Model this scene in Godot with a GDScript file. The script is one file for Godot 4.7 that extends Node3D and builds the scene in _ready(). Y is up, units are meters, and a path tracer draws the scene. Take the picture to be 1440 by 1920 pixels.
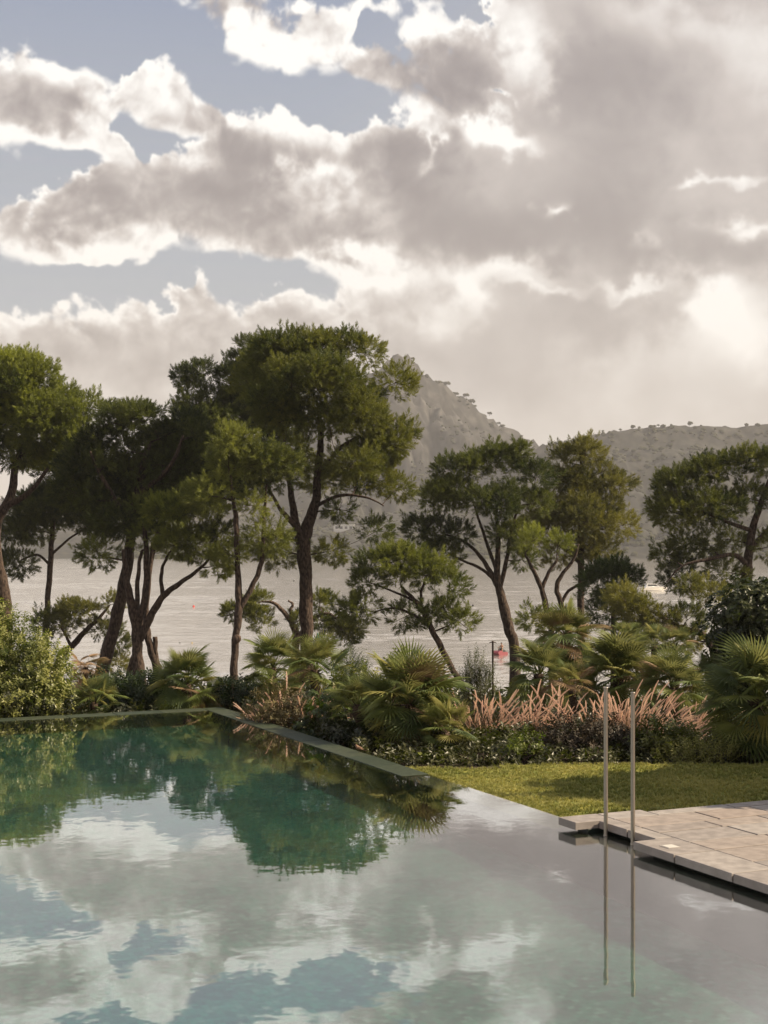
extends Node3D

# ---------------------------------------------------------------- camera numbers and placing helpers
const CAM_H := 2.8
const F := 2700.0
const CX := 720.0
const HY := 1017.0
const SEA_Y := -12.2
const PS := 2.33      # the pines stand well down the bank
var rng := RandomNumberGenerator.new()
var noise := FastNoiseLite.new()
var sun_to := Vector3(0.798, 0.602, 0.028).normalized()
var M := {}
var K := Vector3.ZERO                       # outer far corner of the pool
var V := Vector3(cos(deg_to_rad(25)), 0, -sin(deg_to_rad(25)))   # along the far edge, to the right
var W := Vector3(sin(deg_to_rad(25)), 0, cos(deg_to_rad(25)))    # along the right edge, towards the terrace


func P(px: float, py: float, d: float) -> Vector3:      # a point at depth d
	return Vector3((px - CX) / F * d, CAM_H - (py - HY) / F * d, -d)


func G(px: float, py: float, y: float) -> Vector3:      # a point on the level y
	var d := F * (CAM_H - y) / (py - HY)
	return Vector3((px - CX) / F * d, y, -d)


func AB(a: float, b: float, y := 0.0) -> Vector3:       # pool coordinates
	return K + V * a + W * b + Vector3(0, y, 0)


func rr(a: float, b: float) -> float:
	return rng.randf_range(a, b)


func ground_y(x: float, z: float) -> float:
	var q := Vector3(x, 0, z) - K
	var a := q.dot(V)
	var b := q.dot(W)
	if a < -0.12 and b > 0.12:
		return -1.2
	var d := -z + 0.25 * x
	var y := -0.16
	y -= 0.5 * smoothstep(20.0, 26.0, d)
	y -= 1.9 * smoothstep(24.0, 46.0, d)
	y -= 3.2 * smoothstep(42.0, 74.0, d)
	y -= 9.0 * smoothstep(70.0, 125.0, d)
	if d > 20.5:
		y += 0.25 * noise.get_noise_2d(x * 9.0, z * 9.0) * smoothstep(20.5, 24.0, d)
	return y


# ---------------------------------------------------------------- naming
func thing(called: String, label: String, category: String, at: Vector3, group := "") -> Node3D:
	var o := Node3D.new()
	o.name = numbered(called, self)
	add_child(o)
	o.position = at
	o.set_meta("label", label)
	o.set_meta("category", category)
	if group:
		o.set_meta("group", group)
	return o


func numbered(called: String, parent: Node) -> String:
	if not parent.has_node(called):
		return called
	var i := 1
	while parent.has_node("%s_%03d" % [called, i]):
		i += 1
	return "%s_%03d" % [called, i]


var part_count := {}
func part(called: String, mesh: Mesh, mat: Material, parent: Node, kind := "") -> MeshInstance3D:
	var o := MeshInstance3D.new()
	var key := str(parent.get_instance_id()) + called
	var n: int = part_count.get(key, 0)
	part_count[key] = n + 1
	o.name = called if n == 0 else "%s_%03d" % [called, n]
	o.mesh = mesh
	o.material_override = mat
	parent.add_child(o, true)
	if kind:
		o.set_meta("kind", kind)
	return o


func copies(called: String, mesh: Mesh, mat: Material, parent: Node, buf: PackedFloat32Array, kind := "stuff") -> MultiMeshInstance3D:
	var mm := MultiMesh.new()
	mm.transform_format = MultiMesh.TRANSFORM_3D
	mm.use_colors = true
	mm.mesh = mesh
	mm.instance_count = buf.size() / 16
	mm.buffer = buf
	var o := MultiMeshInstance3D.new()
	o.name = called
	o.multimesh = mm
	o.material_override = mat
	parent.add_child(o, true)
	if kind:
		o.set_meta("kind", kind)
	return o


func push(buf: PackedFloat32Array, b: Basis, p: Vector3, c: Color) -> void:
	buf.append_array(PackedFloat32Array([b.x.x, b.y.x, b.z.x, p.x, b.x.y, b.y.y, b.z.y, p.y, b.x.z, b.y.z, b.z.z, p.z, c.r, c.g, c.b, 1.0]))


func aim(y: Vector3, roll: float, s: float) -> Basis:   # a basis whose y axis points along y
	y = y.normalized()
	var h := Vector3.RIGHT if absf(y.x) < 0.8 else Vector3.FORWARD
	var x := h.cross(y).normalized().rotated(y, roll)
	return Basis(x * s, y * s, x.cross(y) * s)


func dir() -> Vector3:
	var z := rr(-1, 1)
	var t := rr(0, TAU)
	var r := sqrt(1 - z * z)
	return Vector3(r * cos(t), z, r * sin(t))


# ---------------------------------------------------------------- mesh helpers
func st_new() -> SurfaceTool:
	var st := SurfaceTool.new()
	st.begin(Mesh.PRIMITIVE_TRIANGLES)
	return st


func tri(st: SurfaceTool, a: Vector3, b: Vector3, c: Vector3) -> void:
	st.add_vertex(a)
	st.add_vertex(b)
	st.add_vertex(c)


func quad(st: SurfaceTool, a: Vector3, b: Vector3, c: Vector3, d: Vector3) -> void:
	tri(st, a, b, c)
	tri(st, a, c, d)


func done(st: SurfaceTool) -> ArrayMesh:
	st.generate_normals()
	return st.commit()


func tube(st: SurfaceTool, pts: PackedVector3Array, rad: PackedFloat32Array, sides := 6, wob := 0.0, cap := true) -> void:
	var rings := []
	var side := Vector3.ZERO
	for i in pts.size():
		var t := (pts[mini(i + 1, pts.size() - 1)] - pts[maxi(i - 1, 0)]).normalized()
		if side == Vector3.ZERO:
			side = t.cross(Vector3(0.31, 0.2, 0.93)).normalized()
		side = (side - t * side.dot(t)).normalized()
		var up := t.cross(side)
		var ring := PackedVector3Array()
		for k in sides:
			var a := TAU * k / sides
			var r := rad[i]
			if wob > 0:
				r *= 1.0 + wob * noise.get_noise_3d(cos(a) * 60.0 + pts[i].x * 40, pts[i].y * 55, sin(a) * 60.0 + pts[i].z * 40)
			ring.append(pts[i] + (side * cos(a) + up * sin(a)) * r)
		rings.append(ring)
	for i in pts.size() - 1:
		for k in sides:
			var j := (k + 1) % sides
			quad(st, rings[i][k], rings[i][j], rings[i + 1][j], rings[i + 1][k])
	if cap:
		var n: int = pts.size() - 1
		for k in sides:
			var j := (k + 1) % sides
			tri(st, rings[n][k], rings[n][j], pts[n])
			tri(st, rings[0][j], rings[0][k], pts[0])


func smooth_path(p: Array, sub: int) -> Array:     # Vector4 (point, radius) along a Catmull-Rom curve
	var out := []
	for i in p.size() - 1:
		var a: Vector4 = p[maxi(i - 1, 0)]
		var b: Vector4 = p[i]
		var c: Vector4 = p[i + 1]
		var d: Vector4 = p[mini(i + 2, p.size() - 1)]
		for k in sub:
			var t := float(k) / sub
			out.append(0.5 * ((2.0 * b) + (c - a) * t + (2.0 * a - 5.0 * b + 4.0 * c - d) * t * t + (3.0 * b - a - 3.0 * c + d) * t * t * t))
	out.append(p[-1])
	return out


func box(st: SurfaceTool, o: Vector3, x: Vector3, y: Vector3, z: Vector3, bev := 0.0) -> void:
	# a box from corner o along x, y, z; its top edges are chamfered
	var ux := x.normalized() * bev
	var uz := z.normalized() * bev
	var uy := y.normalized() * bev
	var lo := [o, o + x, o + x + z, o + z]
	var mid := [o + y - uy, o + x + y - uy, o + x + z + y - uy, o + z + y - uy]
	var hi := [o + y + ux + uz, o + x + y - ux + uz, o + x + z + y - ux - uz, o + z + y + ux - uz]
	for i in 4:
		var j := (i + 1) % 4
		quad(st, lo[i], lo[j], mid[j], mid[i])
		if bev > 0:
			quad(st, mid[i], mid[j], hi[j], hi[i])
	quad(st, hi[0], hi[1], hi[2], hi[3])
	quad(st, lo[3], lo[2], lo[1], lo[0])


func box_mesh(o: Vector3, x: Vector3, y: Vector3, z: Vector3, bev := 0.0) -> ArrayMesh:
	var st := st_new()
	st.set_smooth_group(-1)
	box(st, o, x, y, z, bev)
	return done(st)


func lathe(st: SurfaceTool, prof: Array, sides: int, at := Vector3.ZERO) -> void:
	for i in prof.size() - 1:
		for k in sides:
			var a := TAU * k / sides
			var b := TAU * (k + 1) / sides
			var p: Vector2 = prof[i]
			var q: Vector2 = prof[i + 1]
			var A := at + Vector3(cos(a) * p.x, p.y, sin(a) * p.x)
			var B := at + Vector3(cos(b) * p.x, p.y, sin(b) * p.x)
			var C := at + Vector3(cos(b) * q.x, q.y, sin(b) * q.x)
			var D := at + Vector3(cos(a) * q.x, q.y, sin(a) * q.x)
			quad(st, A, B, C, D)


func prism(st: SurfaceTool, poly: PackedVector2Array, at: Vector3, ax: Vector3, ay: Vector3, az: Vector3) -> void:
	# polygon in the plane ax, ay, pushed along az
	var idx := Geometry2D.triangulate_polygon(poly)
	for i in range(0, idx.size(), 3):
		var p := []
		for k in 3:
			p.append(at + ax * poly[idx[i + k]].x + ay * poly[idx[i + k]].y)
		tri(st, p[0], p[1], p[2])
		tri(st, p[2] + az, p[1] + az, p[0] + az)
	for i in poly.size():
		var a := at + ax * poly[i].x + ay * poly[i].y
		var j := (i + 1) % poly.size()
		var b := at + ax * poly[j].x + ay * poly[j].y
		quad(st, a, b, b + az, a + az)


func body(bones: Array, cell: float, blend: float) -> ArrayMesh:
	# one skin over tapered capsules [a, b, ra, rb], by surface nets
	var lo := Vector3.INF
	var hi := -Vector3.INF
	for b in bones:
		for k in 2:
			var r: float = b[2 + k] + cell * 2.5
			lo = lo.min(b[k] - Vector3.ONE * r)
			hi = hi.max(b[k] + Vector3.ONE * r)
	var n := Vector3i(((hi - lo) / cell).ceil()) + Vector3i.ONE
	var f := PackedFloat32Array()
	f.resize(n.x * n.y * n.z)
	for z in n.z:
		for y in n.y:
			for x in n.x:
				var p := lo + Vector3(x, y, z) * cell
				var s := 0.0
				for b in bones:
					var ab: Vector3 = b[1] - b[0]
					var t := clampf((p - b[0]).dot(ab) / maxf(ab.length_squared(), 1e-9), 0, 1)
					s += exp(-(p.distance_to(b[0] + ab * t) - lerpf(b[2], b[3], t)) / blend)
				f[(z * n.y + y) * n.x + x] = -blend * log(maxf(s, 1e-30))
	var vert := {}
	var st := st_new()
	var corner := func(c: Vector3i) -> float: return f[(c.z * n.y + c.y) * n.x + c.x]
	for z in n.z - 1:
		for y in n.y - 1:
			for x in n.x - 1:
				var c := Vector3i(x, y, z)
				var sum := Vector3.ZERO
				var m := 0
				for e in 12:
					var ax := e / 4
					var o := Vector3i.ZERO
					o[(ax + 1) % 3] = e & 1
					o[(ax + 2) % 3] = (e >> 1) & 1
					var o2 := o
					o2[ax] = 1
					var a: float = corner.call(c + o)
					var b2: float = corner.call(c + o2)
					if (a < 0) != (b2 < 0):
						sum += Vector3(o).lerp(Vector3(o2), a / (a - b2))
						m += 1
				if m:
					vert[c] = lo + (Vector3(c) + sum / m) * cell
	for c in vert:
		for ax in 3:
			var u := Vector3i.ZERO
			u[(ax + 1) % 3] = 1
			var v := Vector3i.ZERO
			v[(ax + 2) % 3] = 1
			var w := Vector3i.ZERO
			w[ax] = 1
			if not (vert.has(c - u) and vert.has(c - v) and vert.has(c - u - v)):
				continue
			var a: float = corner.call(c)
			var b: float = corner.call(c + w)
			if (a < 0) == (b < 0):
				continue
			if a < 0:
				quad(st, vert[c], vert[c - v], vert[c - u - v], vert[c - u])
			else:
				quad(st, vert[c], vert[c - u], vert[c - u - v], vert[c - v])
	st.index()
	return done(st)


# ---------------------------------------------------------------- textures and materials
func tex(size: int, freq: float, fr: int, seed_: int, f: Callable) -> ImageTexture:
	var n := FastNoiseLite.new()
	n.seed = seed_
	n.frequency = freq
	n.fractal_octaves = fr
	var im := n.get_seamless_image(size, size, false, false, 0.25)
	var out := Image.create(size, size, false, Image.FORMAT_RGB8)
	for y in size:
		for x in size:
			out.set_pixel(x, y, f.call(im.get_pixel(x, y).r, x, y))
	return ImageTexture.create_from_image(out)


func grey(v: float) -> Color:
	return Color(v, v, v)


func bump(size: int, freq: float, fr: int, seed_: int, strength: float) -> ImageTexture:
	var n := FastNoiseLite.new()
	n.seed = seed_
	n.frequency = freq
	n.fractal_octaves = fr
	var im := n.get_seamless_image(size, size, false, false, 0.25)
	im.bump_map_to_normal_map(strength)
	im.convert(Image.FORMAT_RGB8)
	return ImageTexture.create_from_image(im)


func mat(c: Color, rough := 0.8, metal := 0.0) -> StandardMaterial3D:
	var m := StandardMaterial3D.new()
	m.albedo_color = c.linear_to_srgb()
	m.roughness = rough
	m.metallic = metal
	return m


func leaf_mat(back: Color, rough := 0.55, spec := 0.5) -> StandardMaterial3D:
	var m := mat(Color(1, 1, 1), rough)
	m.vertex_color_use_as_albedo = true
	m.backlight_enabled = true
	m.backlight = back
	m.metallic_specular = spec
	m.cull_mode = BaseMaterial3D.CULL_DISABLED
	return m


func tri_tex(m: StandardMaterial3D, t: Texture2D, s: float) -> StandardMaterial3D:
	m.albedo_texture = t
	m.uv1_triplanar = true
	m.uv1_world_triplanar = true
	m.uv1_scale = Vector3.ONE * s
	return m


func make_materials() -> void:
	var bark := tex(256, 0.03, 4, 5, func(v, _x, _y): return Color(0.55, 0.5, 0.48).lerp(Color(1, 0.98, 0.95), smoothstep(0.3, 0.7, v)))
	M.bark = tri_tex(mat(Color(0.085, 0.060, 0.047), 0.95), bark, 1.0)
	M.bark.uv1_scale = Vector3(1.1, 0.4, 1.1)
	M.bark.heightmap_enabled = true
	M.bark.heightmap_texture = bark
	M.bark.heightmap_scale = 4.0
	M.bark_pale = M.bark.duplicate()
	M.bark_pale.albedo_color = Color(0.17, 0.125, 0.10).linear_to_srgb()
	M.needle = leaf_mat(Color(0.85, 0.85, 0.40), 0.5, 0.45)
	M.leaf = leaf_mat(Color(0.75, 0.85, 0.4), 0.4, 0.5)
	M.leaf_dull = leaf_mat(Color(0.5, 0.5, 0.4), 0.6, 0.4)
	M.blade = leaf_mat(Color(0.8, 0.8, 0.5), 0.6, 0.3)
	var fan := func(c: Color, b: float) -> StandardMaterial3D:
		var m := mat(c, 0.55)
		m.backlight_enabled = true
		m.backlight = Color(b, b, b * 0.6)
		m.cull_mode = BaseMaterial3D.CULL_DISABLED
		m.metallic_specular = 0.32
		return m
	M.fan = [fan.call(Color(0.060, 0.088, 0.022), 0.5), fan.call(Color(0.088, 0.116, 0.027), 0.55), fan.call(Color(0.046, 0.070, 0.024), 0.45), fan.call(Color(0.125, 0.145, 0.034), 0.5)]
	M.fan_dead = fan.call(Color(0.20, 0.13, 0.075), 0.4)
	M.fan_yellow = fan.call(Color(0.15, 0.14, 0.032), 0.45)
	M.fibre = tri_tex(mat(Color(0.10, 0.07, 0.05), 0.95), bark, 4.0)
	M.plume = leaf_mat(Color(0.9, 0.8, 0.7), 0.75, 0.2)
	M.plume.vertex_color_use_as_albedo = false
	M.plume.albedo_color = Color(0.70, 0.52, 0.455).linear_to_srgb()
	M.plume2 = M.plume.duplicate()
	M.plume2.albedo_color = Color(0.74, 0.57, 0.48).linear_to_srgb()
	M.plume3 = M.plume.duplicate()
	M.plume3.albedo_color = Color(0.58, 0.40, 0.35).linear_to_srgb()
	# stone, tile, ground
	var speck := tex(512, 0.012, 5, 11, func(v, x, y): return grey(clampf(0.86 + 0.20 * (v - 0.5) + 0.14 * (fposmod(sin(x * 12.9898 + y * 78.233) * 43758.5453, 1.0) - 0.5), 0, 1)))
	var stone_cols := [Color(0.35, 0.312, 0.295), Color(0.37, 0.315, 0.285), Color(0.33, 0.288, 0.268), Color(0.37, 0.305, 0.27), Color(0.40, 0.362, 0.342)]
	M.stone = []
	for c in stone_cols:
		var m := tri_tex(mat(c, 0.75), speck, 0.9)
		m.uv1_offset = Vector3(rr(0, 1), rr(0, 1), rr(0, 1))
		m.heightmap_enabled = true
		m.heightmap_texture = speck
		m.heightmap_scale = 0.25
		M.stone.append(m)
	M.lid = mat(Color(0.50, 0.48, 0.45), 0.7)
	M.joint = mat(Color(0.06, 0.038, 0.03), 0.9)
	M.coping = []
	for c in [Color(0.058, 0.074, 0.046), Color(0.068, 0.082, 0.052), Color(0.050, 0.066, 0.042)]:
		var m := tri_tex(mat(c, 0.55), speck, 1.3)
		m.metallic_specular = 0.3
		M.coping.append(m)
	M.tile_dark = tri_tex(mat(Color(0.007, 0.016, 0.012), 0.4), speck, 2.0)
	# mosaic of the pool floor: small tiles, each with a tone of its own
	var rg := RandomNumberGenerator.new()
	rg.seed = 77
	var ms := 1024
	var mim := Image.create(ms, ms, false, Image.FORMAT_RGB8)
	var fn := FastNoiseLite.new()
	fn.frequency = 0.02
	for ty in 64:
		for tx in 64:
			var v := rg.randf()
			var big := fn.get_noise_2d(tx * 3.0, ty * 3.0)
			var c := Color(0.003, 0.040, 0.023).lerp(Color(0.011, 0.130, 0.076), clampf(v * 0.8 + big * 0.5, 0, 1))
			if v > 0.93:
				c = Color(0.04, 0.13, 0.09)
			mim.fill_rect(Rect2i(tx * 16, ty * 16, 16, 16), Color(0.004, 0.030, 0.020).linear_to_srgb())
			mim.fill_rect(Rect2i(tx * 16 + 1, ty * 16 + 1, 15, 15), c.linear_to_srgb())
	M.mosaic = tri_tex(mat(Color(1, 1, 1), 0.5), ImageTexture.create_from_image(mim), 0.25)
	M.mosaic.uv1_world_triplanar = false
	M.mosaic.uv1_triplanar = false
	M.mosaic.uv1_scale = Vector3(0.28, 0.28, 1)
	var soil := tex(512, 0.02, 5, 21, func(v, _x, _y): return Color(0.5, 0.45, 0.4).lerp(Color(1, 0.95, 0.85), v))
	M.soil = tri_tex(mat(Color(0.075, 0.058, 0.036), 0.95), soil, 0.5)
	var turf := tex(512, 0.015, 5, 31, func(v, _x, _y): return Color(0.62, 0.72, 0.5).lerp(Color(1, 0.95, 0.75), v))
	M.turf = tri_tex(mat(Color(0.30, 0.285, 0.075), 0.95), turf, 0.45)
	M.steel = mat(Color(0.40, 0.36, 0.31), 0.36, 1.0)
	M.rust = mat(Color(0.045, 0.028, 0.022), 0.8)
	M.white = mat(Color(0.75, 0.74, 0.72), 0.6)
	M.gelcoat = mat(Color(0.78, 0.78, 0.77), 0.25)
	M.dark_glass = mat(Color(0.02, 0.025, 0.03), 0.12)
	M.red = mat(Color(0.17, 0.03, 0.042), 0.45)
	M.black = mat(Color(0.02, 0.02, 0.02), 0.6)
	M.green_paint = mat(Color(0.01, 0.09, 0.06), 0.45)
	M.red_paint = mat(Color(0.55, 0.05, 0.04), 0.5)
	M.yellow_paint = mat(Color(0.40, 0.30, 0.12), 0.5)
	M.skin = mat(Color(0.30, 0.17, 0.11), 0.6)
	M.roof = mat(Color(0.34, 0.16, 0.10), 0.85)
	# water of the pool: a clear sheet that mirrors
	M.water = StandardMaterial3D.new()
	M.water.transparency = BaseMaterial3D.TRANSPARENCY_ALPHA
	M.water.albedo_color = Color(0, 0, 0, 0)
	M.water.roughness = 0.0
	M.water.metallic_specular = 0.48
	M.water.normal_enabled = true
	M.water.normal_texture = bump(512, 0.012, 3, 41, 24.0)
	M.water.normal_scale = 0.004
	M.water.uv1_scale = Vector3(0.45, 0.45, 1)
	# sea
	M.sea = mat(Color(0.80, 0.755, 0.69), 0.12, 0.82)
	M.sea.metallic_specular = 0.65
	M.sea.normal_enabled = true
	M.sea.normal_texture = bump(1024, 0.008, 5, 51, 16.0)
	M.sea.normal_scale = 0.25
	M.sea.uv1_scale = Vector3(1.0 / 26.0, 1.0 / 11.0, 1)
	# far land
	M.hill = mat(Color(1, 1, 1), 0.95)
	M.hill.vertex_color_use_as_albedo = true
	M.hill.albedo_texture = tex(512, 0.02, 6, 61, func(v, _x, _y): return grey(clampf(0.25 + 1.5 * (v - 0.25), 0.2, 1)))
	M.hill.uv1_triplanar = true
	M.hill.uv1_world_triplanar = true
	M.hill.uv1_scale = Vector3(1 / 140.0, 1 / 240.0, 1 / 140.0)
	M.scrub = leaf_mat(Color(0.2, 0.2, 0.1), 0.9, 0.2)


# ---------------------------------------------------------------- sky
const SU := 8.0
const SX0 := -720.0
const SY0 := -760.0
const SNX := 361
const SNY := 240
var cov := PackedFloat32Array()
var shd := PackedFloat32Array()
var puf := PackedFloat32Array()
var n_warp := FastNoiseLite.new()
var n_fine := FastNoiseLite.new()
var n_puff := FastNoiseLite.new()


func blot(a: PackedFloat32Array, list: Array) -> void:     # soft spots [u, v, radius u, radius v, amount]
	for s in list:
		var x0 := maxi(0, int((s[0] - SX0 - 2.6 * s[2]) / SU))
		var x1 := mini(SNX - 1, int((s[0] - SX0 + 2.6 * s[2]) / SU) + 1)
		var y0 := maxi(0, int((s[1] - SY0 - 2.6 * s[3]) / SU))
		var y1 := mini(SNY - 1, int((s[1] - SY0 + 2.6 * s[3]) / SU) + 1)
		for y in range(y0, y1 + 1):
			var dy: float = (SY0 + y * SU - s[1]) / s[3]
			for x in range(x0, x1 + 1):
				var dx: float = (SX0 + x * SU - s[0]) / s[2]
				a[y * SNX + x] += s[4] * exp(-dx * dx - dy * dy)


func blot_puff() -> void:
	pass


func fetch(a: PackedFloat32Array, u: float, v: float) -> float:
	var x := clampf((u - SX0) / SU, 0, SNX - 1.001)
	var y := clampf((v - SY0) / SU, 0, SNY - 1.001)
	var i := int(x)
	var j := int(y)
	x -= i
	y -= j
	var k := j * SNX + i
	return lerpf(lerpf(a[k], a[k + 1], x), lerpf(a[k + SNX], a[k + SNX + 1], x), y)


func sky_color(d: Vector3) -> Color:
	var el := asin(clampf(d.y, -1, 1))
	var az := atan2(d.x, -d.z)
	var u := CX + F * tan(clampf(az, -1.2, 1.2))
	var v := HY - F * d.y / maxf(sqrt(1 - d.y * d.y) * maxf(cos(az), 0.36), 0.05)
	var q := d * F
	var inside := smoothstep(0.72, 0.42, absf(az)) * smoothstep(0.62, 0.45, el)
	var wx := n_warp.get_noise_3dv(q)
	var wy := n_warp.get_noise_3dv(q + Vector3(900, 300, -700))
	var fx := n_fine.get_noise_3dv(q)
	var uu := u + wx * 60.0 + fx * 36.0
	var vv := v + wy * 50.0 + fx * 30.0
	var c := fetch(cov, uu, vv)
	var s := fetch(shd, uu, vv)
	if inside < 1.0:
		c = lerpf(0.25 + wx * 1.5, c, inside)
		s = lerpf(wy * 0.8, s, inside)
	var p0 := -n_puff.get_noise_3dv(q + Vector3(wx, wy, 0) * 40.0)
	var p1 := -n_puff.get_noise_3dv(q + Vector3(wx, wy, 0) * 40.0 + Vector3(16, 20, 0))
	var pf := fetch(puf, uu, vv)
	if inside < 1.0:
		pf = lerpf(0.3, pf, inside)
	var f2 := n_fine.get_noise_3dv(q + Vector3(11, 14, 0))
	c += fx * 0.36 + p0 * 0.34
	var soft := smoothstep(0.0, 0.46, c)
	# clear air between the clouds, paler lower down
	var h := clampf(1.0 - el / 0.37, 0, 1)
	var blue := Color(0.29, 0.345, 0.475).lerp(Color(0.56, 0.57, 0.56), pow(h, 0.65))
	blue = blue.lerp(Color(0.62, 0.60, 0.57), smoothstep(500.0, 1300.0, u) * 0.6)
	# clouds: bright where thin or lit, dark where thick
	var edge := smoothstep(1.1, 0.1, c)
	var b := 0.62 + s * 0.92 + ((p0 - p1) * 0.85 + (fx - f2) * 0.45 + p0 * 0.25) * (pf * 0.45 + 0.5 * edge) + fx * (0.05 + 0.04 * pf) + wx * 0.16
	b += 0.50 * smoothstep(1.05, 0.15, c) * (0.4 + 0.6 * pf) - 0.02
	if b < 0.34:
		b = 0.34 * exp((b - 0.34) / 0.34)
	b = clampf(b, 0.0, 1.12)
	var warm := smoothstep(100.0, 900.0, v)
	var dark := Color(0.300, 0.268, 0.270).lerp(Color(0.385, 0.338, 0.31), warm)
	var midc := Color(0.60, 0.545, 0.515).lerp(Color(0.63, 0.575, 0.525), warm)
	dark *= 0.8
	midc *= 0.82
	blue *= 0.77
	var lit := Color(0.84, 0.815, 0.78).lerp(Color(0.82, 0.775, 0.715), warm)
	var col := dark.lerp(midc, b / 0.55) if b < 0.55 else midc.lerp(lit, minf((b - 0.55) / 0.5, 1.0))
	col = blue.lerp(col, soft)
	# the air near the horizon
	col = col.lerp(Color(0.585, 0.535, 0.49), 0.75 * smoothstep(0.10, 0.0, el))
	if el < 0.0:
		col = Color(0.32, 0.29, 0.26)
	return col


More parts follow.
